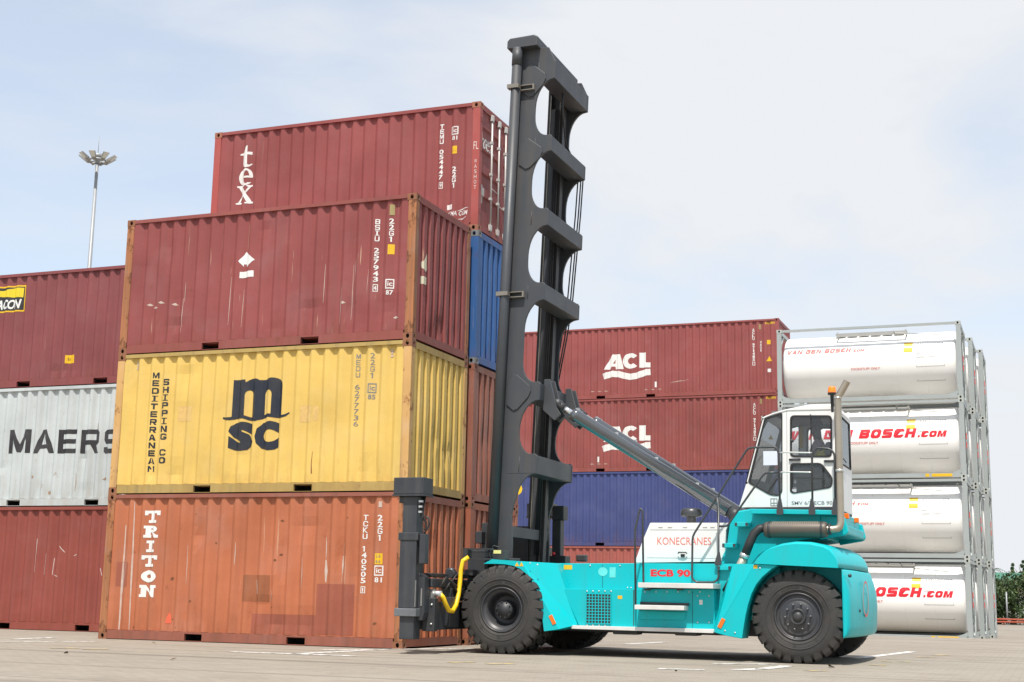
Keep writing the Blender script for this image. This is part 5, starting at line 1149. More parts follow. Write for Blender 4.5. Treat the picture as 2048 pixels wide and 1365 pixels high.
# handrails and gussets
def rail(name, pts, Y, r=.0165, m=M_rail, parent=None):
    P = [Vector(P3(u, v, Y)) for u, v in pts]; Q = [P[0]]
    for i in range(1, len(P) - 1):
        a, b_, c = P[i - 1], P[i], P[i + 1]; k = min(.06, (a - b_).length * .4, (c - b_).length * .4)
        p, q = b_ + (a - b_).normalized() * k, b_ + (c - b_).normalized() * k
        Q += [p, (p + q + 2 * b_) / 4, q]
    Q.append(P[-1]); return tp(name, MB().tube(Q, r, 8), m, parent)
rail('handrail', [(1271, 1212), (1270, 1061), (1280, 1017), (1285, 1022), (1287, 1168)], -.30)
rail('handrail', [(1437, 1000), (1437, 1158), (1429, 1165), (1392, 1165), (1384, 1157), (1385, 1073), (1496, 896), (1552, 894), (1558, 908), (1560, 1024)], .05)
rail('handrail', [(1434, 990), (1437, 1050)], .05); rail('handrail', [(1437, 1053), (1455, 1053), (1463, 1040), (1529, 946), (1560, 945)], .06)
rail('handrail', [(1625, 1024), (1624, 908), (1632, 896), (1660, 898), (1669, 908), (1671, 1028)], .05)
for v in (906, 945): rail('rail_link', [(1559, v + .5), (1567, v - 1), (1614, v), (1624, v)], .05, .012, M_clamp)
for u in (1560, 1624, 1670):
    P = ats([(u - 2.5, 998), (u + 2.5, 998), (u + 7, 1024), (u + 6, 1030), (u - 6, 1030), (u - 7, 1024)], .05); tp('rail_gusset', MB().prism(P, .03, .06), M_rail)
P = ats([(1436, 1104), (1439, 1104), (1443, 1126), (1441, 1131), (1430, 1131), (1429, 1127)], .04); tp('rail_gusset', MB().prism(P, .03, .06), M_rail)

# ---- cab
YC0, YC1 = 0.58, 2.17
out = [(1478, 1015), (1493, 966), (1527, 834), (1548, 826), (1575, 819), (1668, 817), (1673, 1018)]
def rc(pts, r=4, n=4):
    """round the corners of a photo-space polygon"""
    res = []
    for i in range(len(pts)):
        a, b_, c = Vector(pts[i - 1]), Vector(pts[i]), Vector(pts[(i + 1) % len(pts)])
        k = min(r, (a - b_).length * .45, (c - b_).length * .45); p, q = b_ + (a - b_).normalized() * k, b_ + (c - b_).normalized() * k
        for j in range(n + 1):
            t = j / n; res.append(tuple(p * (1 - t) ** 2 + b_ * 2 * t * (1 - t) + q * t * t))
    return res
w1 = rc([(1529, 836), (1565, 825), (1565, 985), (1557, 993), (1540, 991), (1495.5, 966)], 5)
w2 = rc([(1580, 831), (1664, 831), (1664, 915), (1580, 915)], 9)
w3 = rc([(1580, 927), (1643, 926), (1666, 956), (1664, 976), (1586, 988), (1580, 984)], 8)
def mapped(pts): return [at(u, v, YC0) for u, v in pts]
def wall(Y): return MB().plate([mapped(out), mapped(w1)[::-1], mapped(w2)[::-1], mapped(w3)[::-1]], lambda a, c, d: (a, Y + d * .04, c))
cab = tp('cab', wall(YC0), M_wh); tp('far_wall', wall(YC1 - .04), M_wh, cab)
def inset(pts, k):
    cx = sum(p[0] for p in pts) / len(pts); cy = sum(p[1] for p in pts) / len(pts); sx = max(p[0] for p in pts) - min(p[0] for p in pts); sy = max(p[1] for p in pts) - min(p[1] for p in pts)
    return [(cx + (x - cx) * (1 - 2 * k / sx), cy + (y - cy) * (1 - 2 * k / sy)) for x, y in pts]
for wd_, gm in ((w1, M_glassd), (w2, M_glass), (w3, M_glassd)):
    A_, B_ = mapped(wd_), mapped(inset(wd_, 3.2))
    for side in (0, 1):
        fn = (lambda a, c, d: (a, YC0 - .008 + d * .05, c)) if side == 0 else (lambda a, c, d: (a, YC1 + .008 - d * .05, c))
        tp('window_seal', MB().plate([A_, B_[::-1]], fn), M_seal, cab)
        yy = YC0 + .012 if side == 0 else YC1 - .012
        tp('window_pane', MB().plate([B_], lambda a, c, d: (a, yy + d * .005, c)), gm, cab)
# sliding pane bar, door edge, hinges and handle
x, z0_ = at(1621, 829, YC0); z1_ = at(1621, 917, YC0)[1]; tp('pane_bar', MB().box(x - .008, x + .008, YC0 - .004, YC0 + .012, z1_, z0_), M_seal, cab)
for u in (1573.5, 1670): 
    xa, za = at(u, 822, YC0); xb, zb2 = at(u + 1, 1014, YC0); tp('door_seam', MB().prism([(xa - .004, za), (xa + .004, za), (xb + .004, zb2), (xb - .004, zb2)], YC0 - .002, YC0 + .003), MATS['vent_grey'], cab)
for (u, v) in ((1590, 920), (1660, 923)):
    x, z = at(u, v, YC0); tp('door_hinge', MB().box(x - .08, x + .08, YC0 - .03, YC0, z - .018, z + .018).tube([(x - .09, YC0 - .02, z), (x + .09, YC0 - .02, z + .005)], .014, 6), M_iron, cab)
x, z = at(1584, 882, YC0); tp('door_knob', MB().lathe([(.03, 0), (.028, -.03), (.001, -.035)], (x, YC0, z), 'y', 10), M_iron, cab)
# front, rear, roof, floor
f0, f1, f2 = at(1478, 1015, YC0), at(1493, 966, YC0), at(1527, 834, YC0)
r0, r1 = at(1668, 817, YC0), at(1673, 1018, YC0)
tp('cab_nose', MB().add([(f0[0], YC0, f0[1]), (f0[0], YC1, f0[1]), (f1[0], YC1, f1[1]), (f1[0], YC0, f1[1]), (f0[0] + .04, YC0 + .041, f0[1]), (f0[0] + .04, YC1 - .041, f0[1]), (f1[0] + .04, YC1 - .041, f1[1]), (f1[0] + .04, YC0 + .041, f1[1])], [(0, 1, 2, 3), (7, 6, 5, 4), (0, 4, 5, 1), (2, 6, 7, 3), (0, 3, 7, 4), (1, 5, 6, 2)]), M_wh, cab)
ws = MB().add([(f1[0] + .004, YC0 + .05, f1[1] + .01), (f1[0] + .004, YC1 - .05, f1[1] + .01), (f2[0] + .004, YC1 - .05, f2[1] - .01), (f2[0] + .004, YC0 + .05, f2[1] - .01)], [(0, 1, 2, 3)]); tp('windscreen', ws, M_glassd, cab)
wf = MB()
for (pa, pb) in (((f1[0], YC0 + .03, f1[1]), (f2[0], YC0 + .03, f2[1])), ((f1[0], YC1 - .03, f1[1]), (f2[0], YC1 - .03, f2[1])), ((f1[0], YC0, f1[1]), (f1[0], YC1, f1[1])), ((f2[0], YC0, f2[1]), (f2[0], YC1, f2[1]))): wf.tube([pa, pb], .022, 6)
tp('windscreen_seal', wf, M_seal, cab)
# rear wall with window
rw = MB(); zs0, zs1 = r1[1], r0[1] + .04; xr = (r0[0] + r1[0]) / 2
zm0 = zs0 + (zs1 - zs0) * .46; ins = .13
rloop = [(YC0, zs0), (YC1, zs0), (YC1, zs1 - .02), (YC0, zs1 - .02)]
rwin = [(YC0 + ins, zm0), (YC1 - ins, zm0), (YC1 - ins - .04, zs1 - .12), (YC0 + ins, zs1 - .10)]
tp('rear_wall', rw.plate([rloop, rwin[::-1]], lambda a, c, d: (xr + .002 + .03 * d, a, c)), mat('cab_rear_white', (.70, .70, .68), .35, var=.05, dirt=.3, dirtcol=(.5, .48, .44)), cab)
tp('rear_pane', MB().plate([rwin], lambda a, c, d: (xr + .024 + .005 * d, a, c)), M_glassd, cab)
rs = MB()
for i in range(4):
    a, c = rwin[i], rwin[(i + 1) % 4]; rs.tube([(xr + .033, a[0], a[1]), (xr + .033, c[0], c[1])], .014, 6)
tp('rear_seal', rs, M_seal, cab)
tp('rear_wiper', MB().tube([(xr + .05, YC0 + .2, zm0 + .02), (xr + .06, YC0 + .45, zm0 + .08), (xr + .06, YC0 + .75, zm0 + .05)], .01, 6), M_iron, cab)
rp = ats([(1523, 836), (1545, 827), (1572, 819), (1616, 807), (1668, 806), (1674, 818), (1668, 820), (1575, 822), (1548, 829), (1527, 838)], YC0)
rr_ = []
for y, k in ((YC0 - .012, .55), (YC0 + .10, .9), (YC0 + .4, 1.0), (YC1 - .4, 1.0), (YC1 - .10, .9), (YC1 + .012, .55)):
    zb = at(1600, 821, YC0)[1]; rr_.append([(x, y, (z if z < zb + .02 else zb + .02 + (z - zb - .02) * k)) for x, z in rp])
tp('cab_roof', MB().loft(rr_, smooth=False), M_wh, cab, bv=.01)
tp('cab_floor', MB().box(f0[0] + .05, r1[0] - .02, YC0 + .04, YC1 - .04, f0[1], f0[1] + .06), M_int, cab)
tp('cab_headliner', MB().box(f2[0] + .12, r0[0] - .03, YC0 + .05, YC1 - .05, r0[1] - .07, r0[1] - .01), M_int, cab)
x, z = at(1629, 1006, YC0); flat_tp(Flat().text('SMV 6/7 ECB 90', x - .04, z - .03, .055, .62, .006), YC0, M_greyt, 'model_lettering', cab)
x, z = at(1548, 1005, YC0); fr_ = Flat(); framed(fr_, x, z - .06, .11, .12, .012); fr_.rect(x - .05, z - .02, x + .05, z - .008).rect(x - .006, z - .055, x + .006, z + .055); flat_tp(fr_, YC0, M_greyt, 'vent_grid', cab)
x, z = at(1541, 917, YC0 + .02); flat_tp(Flat().rect(x - .11, z - .11, x + .11, z + .11), YC0 + .01, mat('paper', (.62, .66, .74), .8), 'paper_notice', cab)
x, z = at(1540, 874, YC0 + .03); flat_tp(Flat().poly([(x - .04, z - .035), (x + .04, z - .035), (x, z + .04)]), YC0 + .1, M_yel, 'warning_sticker', cab)
# big logo on the rear wall
# seat, console, steering wheel
sx, sz = at(1648, 950, 1.375)
tp('seat', MB().box(sx - .42, sx + .08, 1.12, 1.63, sz - .12, sz + .0).box(sx + .06, sx + .2, 1.14, 1.61, sz - .02, sz + .5).box(sx - .3, sx, 1.2, 1.55, f0[1] + .06, sz - .12), M_int, cab, bv=.04, seg=3)
swc = Vector((sx - .62, 1.375, sz + .22))
sw = MB(); rg = [swc + Vector((.19 * math.cos(a) * .55, .19 * math.sin(a), .19 * math.cos(a) * .83)) for a in [i * math.pi / 10 for i in range(21)]]
sw.tube(rg, .016, 8, cap=False).tube([swc, swc + Vector((-.2, 0, -.35)), (f0[0] + .28, 1.375, f0[1] + .06)], .035, 8)
for a in (0, 2.1, 4.2): sw.tube([swc, swc + Vector((.18 * math.cos(a) * .55, .18 * math.sin(a), .18 * math.cos(a) * .83))], .012, 6)
tp('steering_wheel', sw, M_int, cab)
tp('console', MB().box(sx - .5, sx + .05, 1.68, 1.9, f0[1] + .06, sz + .12).box(f0[0] + .12, f0[0] + .3, .75, 2.0, f0[1] + .06, f0[1] + .45), M_int, cab, bv=.03)
x, z = at(1602, 870, YC1 - .08); tp('yellow_grab_bar', MB().tube([(x, YC1 - .1, z - .22), (x, YC1 - .1, z + .18)], .028, 8), M_yhose, cab)
tp('cab_base', MB().box(f0[0] + .1, r1[0] + .02, YC0 - .02, YC1 + .02, f0[1] - .06, f0[1] - .002), M_iron, cab)

# ---- tilt cylinders
def cyl(Y):
    p0, p1 = Vector((2.36, Y, 4.09)), Vector((5.36, Y, 2.215)); d = (p1 - p0).normalized()
    o = tp('tilt_cylinder', MB().tube([p0 + d * .32, p0 + d * .33, p0 + d * .44, p0 + d * .445, p1 - d * .12], [.06, .115, .115, .104, .104], 24), M_cyl)
    tp('piston_rod', MB().tube([p0 + d * .08, p0 + d * .34], .048, 14), M_chrome, o)
    tp('rod_eye', MB().lathe([(.001, -.07), (.085, -.07), (.085, .07), (.001, .07)], p0, 'y', 16).tube([p0, p0 + d * .14], .075, 10), M_iron, o)
    tp('cylinder_foot', MB().tube([p1 - d * .13, p1 + d * .02], .09, 12).lathe([(.001, -.1), (.1, -.1), (.1, .1), (.001, .1)], p1, 'y', 16), M_iron, o)
    up = (Vector((0, 0, 1)) - d * d.z).normalized()
    for k in (1.15, 1.95, 2.75):
        c = p0 + d * k + up * .1; tp('pipe_clip', MB().box(c.x - .022, c.x + .022, c.y + .02, c.y + .07, c.z - .02, c.z + .025), M_clamp, o)
    return o
cyl(0.82); cyl(MY(0.82))

# ---- mast (leans back a little)
def mq(q, z): return (1.33 + 0.0343 * (z - 1.8) + q, z)
beams = [(10.09, 9.76), (8.72, 8.45), (7.41, 7.13), (6.11, 5.83), (4.41, 4.12), (3.20, 2.89)]
QN, QL = .42, .76
outl = [mq(.11, 1.15), mq(.40, 1.15), mq(.40, 1.75), mq(.36, 2.2)]
prev = None
for zt, zb in beams[::-1]:
    r_ = .50
    outl += [mq(QN - (.03 if zb < 3 else 0), zb - r_)]
    for i in range(1, 8):
        a = math.pi / 2 * i / 8; outl.append(mq(QN + (QL - .03 - QN) * (1 - math.cos(a)), zb - r_ * (1 - math.sin(a)) - .005))
    outl += [mq(QL, zb), mq(QL, zt - .02), mq(QL - .03, zt + .02)]
    if zt < 10:
        for i in range(0, 8):
            a = math.pi / 2 * (1 - i / 8); outl.append(mq(QN + (QL - .10 - QN) * (1 - math.cos(a)), zt + .02 + .36 * (1 - math.sin(a))))
        outl.append(mq(QN, zt + .38))
outl += [mq(.62, 10.34), mq(.11, 10.36)]
YN = .45
mast = tp('mast', MB().prism(outl, YN, YN + .05), M_mast, bv=.006)
tp('mast_column', MB().prism(outl, MY(YN + .05), MY(YN)), M_mast, mast, bv=.006)
for y in (YN + .05, MY(YN + .22)):
    qr = .26 if y < 1 else .36; a, b_, c, d_ = mq(.13, 1.1), mq(qr, 1.1), mq(qr, 10.25), mq(.13, 10.25); tp('column_box', MB().prism([a, b_, c, d_], y, y + .17), M_mast, mast)
for i, (zt, zb) in enumerate(beams):
    P = [mq(.44, zb + .004), mq(QL - .004, zb + .004), mq(QL - .004, zt - .004), mq(.44, zt - .004)]
    tp('cross_beam', MB().prism(P, YN + .05, MY(YN + .05)), M_mast, mast, bv=.01)
tp('lower_cross_plate', MB().prism([mq(.33, 1.85), mq(.37, 1.85), mq(.37, 2.03), mq(.33, 2.03)], YN + .05, MY(YN + .05)), M_mast, mast, bv=.01)
cap_ = [mq(-.10, 10.33), mq(.47, 10.33), mq(.47, 10.50), mq(.40, 10.535), mq(-.05, 10.52), mq(-.10, 10.47)]
tp('mast_head', MB().prism(cap_, .27, MY(.27)), M_mast, mast, bv=.02)
# lift cylinders with clamps
for y in (.33, MY(.33)):
    lc = tp('lift_cylinder', MB().tube([(mq(.085, 1.35)[0], y, 1.35), (mq(.085, 10.05)[0], y, 10.05)], .085, 20).tube([(mq(.085, 10.0)[0], y, 10.02), (mq(.085, 10.33)[0], y, 10.335)], .092, 20), M_mast)
    for z in (9.62, 5.93):
        xx = mq(.08, z)[0]; s_ = 1 if y < 1 else -1
        tp('cylinder_clamp', MB().box(xx - .12, xx + .09, y - s_ * .10, y + s_ * .02, z - .035, z + .035).box(xx + .05, xx + .33, y + s_ * .04, y + s_ * .12, z - .05, z - .035).box(xx + .05, xx + .33, y + s_ * .04, y + s_ * .12, z + .035, z + .05).box(xx + .30, xx + .33, y + s_ * .04, y + s_ * .12, z - .035, z + .035), mat('clamp_steel', (.22, .20, .17), .4, .3, var=.2), lc)
# doubling plates
for zc, hh in ((9.75, .5), (8.42, .45), (4.25, .5)):
    P = [mq(.175, zc + hh * .35), mq(.27, zc + hh * .62), mq(.34, zc + hh * .62), mq(.58, zc + hh * .22), mq(.60, zc + .02), mq(.56, zc - .08), mq(.38, zc - hh * .55), mq(.30, zc - hh * .6), mq(.175, zc - hh * .4)]
    tp('doubling_plate', MB().prism(P, YN - .022, YN), M_mast, mast, bv=.008, mirror=False)
tp('weld_patch', MB().prism([mq(.26, 2.9), mq(.74, 2.9), mq(.74, 3.19), mq(.26, 3.19)], YN - .004, YN), M_mast, mast)
# inner mast: two channels, chain, hoses
for y0_ in (YN + .24, MY(YN + .42)):
    im = MB()
    for (q0, q1, ya, yb) in (((-.04, .0, 0, .18), (.12, .16, 0, .18), (.0, .12, .07, .10)) if y0_ < 1 else ((.12, .17, 0, .18), (.37, .41, 0, .18), (.17, .37, .09, .12))):
        im.prism([mq(q0, 1.0), mq(q1, 1.0), mq(q1, 10.2), mq(q0, 10.2)], y0_ + ya, y0_ + yb)
    tp('inner_mast', im, M_mastd, mast)
for (y, q, r_, m_) in ((MY(.95), .16, .045, M_mast), (MY(.86), .30, .02, M_mastd), (MY(.80), .06, .03, M_mastd)):
    q += .11; tp('lift_chain', MB().prism([mq(q - r_, 1.3), mq(q + r_, 1.3), mq(q + r_, 9.7), mq(q - r_, 9.7)], y - .02, y + .02), m_, mast)
for k, (dx, yy) in enumerate(((0, 2.18), (.05, 2.2), (.085, 2.22))):
    P = [mq(.62 + dx, 8.5), mq(.60 + dx, 7.8), mq(.56 + dx, 7.0), mq(.52 + dx, 6.2), mq(.44 + dx, 5.5), mq(.30 + dx * .6, 4.4)]
    tp('mast_hose', MB().tube([(a, yy + .12, c) for a, c in P], .013, 6), M_hose, mast)
tp('mast_hose', MB().tube([(mq(.66, 9.76)[0], 1.15, 9.74), (mq(.66, 9.4)[0], 1.2, 9.4), (mq(.60, 8.9)[0], 1.6, 8.95), (mq(.70, 8.6)[0], 2.0, 8.6)], .016, 6), M_hose, mast)
M_worn = mat('worn_bright_rail', (.30, .27, .23), .35, .6, var=.3, vscale=6)
for q, y in ((.172, MY(YN + .44)), (.358, MY(YN + .44))): tp('worn_rail', MB().prism([mq(q, 1.2), mq(q + .016, 1.2), mq(q + .016, 10.0), mq(q, 10.0)], y - .004, y + .002), M_worn, mast)
for k in range(3): tp('hose_bundle', MB().tube([(mq(.31 + .03 * k, 9.7)[0], MY(.98 - .02 * k), 9.7), (mq(.32 + .03 * k, 6)[0], MY(.97 - .02 * k), 6), (mq(.31 + .03 * k, 1.6)[0], MY(.98 - .02 * k), 1.6)], .012, 6), M_hose, mast)
for zt, zb in beams: tp('weld_bead', MB().tube([(mq(.455, zb)[0], YN - .002, zb + .02), (mq(.455, zt)[0], YN - .002, zt - .02)], .006, 6), M_mast, mast)
# brackets for the tilt cylinders on the fifth beam
for y in (.68, .92, MY(.73), MY(.97)):
    P = [mq(.74, 4.50), mq(.84, 4.50), mq(.98, 4.02), mq(1.06, 3.90), mq(.95, 3.80), mq(.74, 3.98)]; tp('tilt_bracket', MB().prism(P, y, y + .05), M_mast, mast, bv=.006)
# far side lamp and valve tower
yl = 2.75
x0, z1 = at(1104, 1012, yl); x1, z0 = at(1127, 1040, yl)
tw = tp('valve_tower', MB().box(x0, x1, yl, yl + .25, z0, z1).box(x0, x1 - .06, yl + .02, yl + .22, 1.42, z0).box(x0 - .05, x1 + .05, yl - .02, yl + .27, 1.40, 1.62), M_iron, bv=.012)
x, z = at(1107, 1108, yl - .03); tp('red_lamp', MB().lathe([(.034, 0), (.03, -.02), (.001, -.03)], (x, yl - .02, z), 'y', 14), mat('red_lens', (.65, .01, .015), .2, coat=.5), tw)
x, z = at(1163, 1118, 2.4); tp('work_lamp', MB().box(x - .09, x + .09, 2.35, 2.5, z - .05, z + .07), M_iron, bv=.02)
x, z = at(1003, 1108, .15); wl_ = tp('work_lamp', MB().box(x - .13, x + .08, .08, .28, z - .10, z + .06).tube([(x - .16, .1, z - .1), (x - .19, .1, z), (x - .12, .1, z + .13), (x - .02, .12, z + .10)], .01, 6), M_iron, bv=.015)
tp('yellow_label', MB().box(x - .11, x + .02, .074, .0795, z, z + .055), mat('pale_yellow_label', (.75, .68, .25), .5), wl_)
M_spr = mat('spreader_dark_paint', (.030, .034, .041), .42, var=.18, vscale=5, dirt=.4, dirtcol=(.08, .075, .07), streak=.3, streakcol=(.10, .095, .09))
# ---- carriage and spreader
SY = -1.60
def sx_(u, v): return at(u, v, SY)
spc = MB()
for (y0_, y1_) in ((.75, .95), (MY(.95), MY(.75))): spc.box(1.05, 1.5, y0_, y1_, .38, 2.1)
spc.box(1.0, 1.12, .6, MY(.6), .45, .65).box(1.0, 1.12, .6, MY(.6), 1.75, 1.95)
car = tp('carriage', spc, M_iron, bv=.01)
sp = tp('spreader', MB().box(.86, 1.16, -1.28, MY(-1.28), .36, .78).box(.92, 1.10, -1.3, MY(-1.3), 1.0, 1.14), M_spr, bv=.015)
for s_ in (0, 1):
    yy = (lambda y: y) if s_ == 0 else MY
    def bx_(x0, x1, y0, y1, z0, z1):
        a, c = sorted((yy(y0), yy(y1))); return MB().box(x0, x1, a, c, z0, z1)
    head = tp('spreader_head', bx_(.59, 1.10, -1.72, -1.36, 2.40, 2.66), M_spr, sp, bv=.012)
    tp('head_lip', bx_(.58, 1.12, -1.73, -1.34, 2.375, 2.40), M_spr, sp)
    tp('twistlock', bx_(.66, .76, -1.66, -1.5, 2.27, 2.375), M_iron, sp, bv=.02)
    tp('inner_leg', bx_(.735, .975, -1.66, -1.42, .22, 2.375), M_iron if False else M_spr, sp, bv=.01)
    tp('leg_sleeve', bx_(.715, .995, -1.685, -1.40, .68, 1.80), M_spr, sp, bv=.01)
    tp('sleeve_collar', bx_(.69, 1.02, -1.70, -1.385, 1.70, 1.82), M_spr, sp, bv=.01)
    tp('sleeve_collar', bx_(.665, 1.03, -1.71, -1.375, .56, .68), mat('worn_steel', (.13, .14, .15), .45, .2, var=.3, vscale=14, dirt=.3, dirtcol=(.35, .36, .37)), sp, bv=.01)
    tp('side_bracket', MB().prism([(.98, 1.22), (1.09, 1.16), (1.10, .62), (1.06, .50), (.86, .50), (.98, .80)], yy(-1.56), yy(-1.40)), M_spr, sp, bv=.015)
    tp('end_plate', bx_(1.0, 1.2, -1.40, -1.27, .34, .84), M_iron, sp, bv=.01)
    if s_ == 0:
        vg_ = bx_(1.03, 1.13, -1.66, -1.52, 1.35, 1.80); tp('junction_box', vg_, M_spr, sp, bv=.01)
        cb = MB()
        for k in range(4): cb.tube([(1.02 + .012 * k, -1.6 + .02 * k, 2.38), (1.0 + .02 * k, -1.6, 2.2), (1.03 + .012 * k, -1.62, 2.05), (1.10 + .015 * (k % 2), -1.6, 1.98), (1.12, -1.6, 1.86), (1.06, -1.6, 1.78)], .011, 6)
        cb.tube([(1.09 + .075 * math.cos(a), -1.6 + .02 * math.sin(a * .5), 1.97 + .1 * math.sin(a)) for a in [i * .35 for i in range(19)]], .009, 6, cap=False)
        cb.tube([(1.10 + .06 * math.cos(a), -1.63, 1.95 + .12 * math.sin(a)) for a in [i * .35 for i in range(19)]], .008, 6, cap=False)
        tag(tp('cable_loom', cb, M_hose, sp), kind='stuff')
        for z in (2.12, 2.2, 2.28): tp('cable_fitting', MB().box(1.0, 1.05, -1.66, -1.6, z, z + .03), M_clamp, sp)
        tp('worn_edge', MB().box(.996, 1.002, -1.69, -1.66, .7, 1.1).box(1.04, 1.06, -1.575, -1.562, .72, .98), mat('scraped_steel', (.32, .31, .30), .45, .4, var=.3, vscale=20), sp)
tp('valve_block', MB().box(.95, 1.15, -.6, .3, .80, 1.0), M_iron, sp, bv=.01)
tp('side_shift_cylinder', MB().tube([(1.08, -.55, 1.22), (1.3, .4, 1.22)], .03, 10).tube([(1.08, -.6, 1.22), (1.08, -.45, 1.22)], .07, 12), M_iron, sp)
for k, (ya, za) in enumerate(((-1.1, 1.0), (-.9, .95), (-.7, 1.05))):
    tp('hydraulic_hose', MB().tube([(1.14, ya, za), (1.2, ya + .1, za + .16), (1.22, ya + .35, za + .05), (1.24, ya + .6, za - .18), (1.26, ya + .95, za - .05)], .017, 8), M_hose, sp)
tp('spreader_arm', MB().box(.90, 1.06, -1.2, .2, 1.16, 1.22).box(1.12, 1.24, -.9, -.55, .40, .86), M_iron, sp, bv=.01)
for (y, z) in ((-1.34, .45), (-1.34, .74)): tp('spreader_bolt', MB().lathe([(.018, 0), (.016, -.014), (.001, -.016)], (1.15, -1.402, z), 'y', 6), M_clamp, sp)
tp('guide_wheel', MB().lathe([(.001, -.05), (.07, -.05), (.07, .05), (.001, .05)], (1.06, -.5, 1.25), 'y', 16), M_rim, sp)
hz = [P3(937, 1115, -.45), P3(926, 1122, -.5), P3(922, 1140, -.52), P3(920, 1165, -.55), P3(917, 1190, -.62), P3(912, 1211, -.72), P3(905, 1223, -.85), P3(897, 1221, -1.0), P3(891, 1208, -1.1), P3(886, 1195, -1.15), P3(880, 1189, -1.18)]
tp('yellow_hose', MB().tube(hz, .036, 12), M_yhose)
x, z = at(955, 1108, -.3)
fb = MB().box(x - .2, x + .28, -.4, -.3, z - .10, z - .07).box(x - .2, x + .28, -.4, -.3, z + .06, z + .085).box(x - .2, x - .12, -.42, -.25, z - .10, z + .085)
for k in range(3): fb.box(x - .1, x + .28, -.38, -.32, z - .04 + k * .03, z - .03 + k * .03)
tp('hose_bracket', fb, M_iron)
tp('front_frame', MB().box(1.15, 1.45, -.05, .1, 1.05, 1.62).box(1.2, 1.9, .3, .4, 1.1, 1.5).box(1.2, 1.35, -.3, .5, 1.2, 1.3), M_iron, bv=.01)
tp('hose_fitting', MB().lathe([(.03, -.1), (.045, -.08), (.045, .06), (.001, .06)], P3(876, 1188, -1.18), 'x', 12).box(*(lambda c: (c[0] - .12, c[0] - .04, c[1] - .08, c[1] + .08, c[2] - .07, c[2] + .07))(P3(874, 1188, -1.18))), M_clamp)

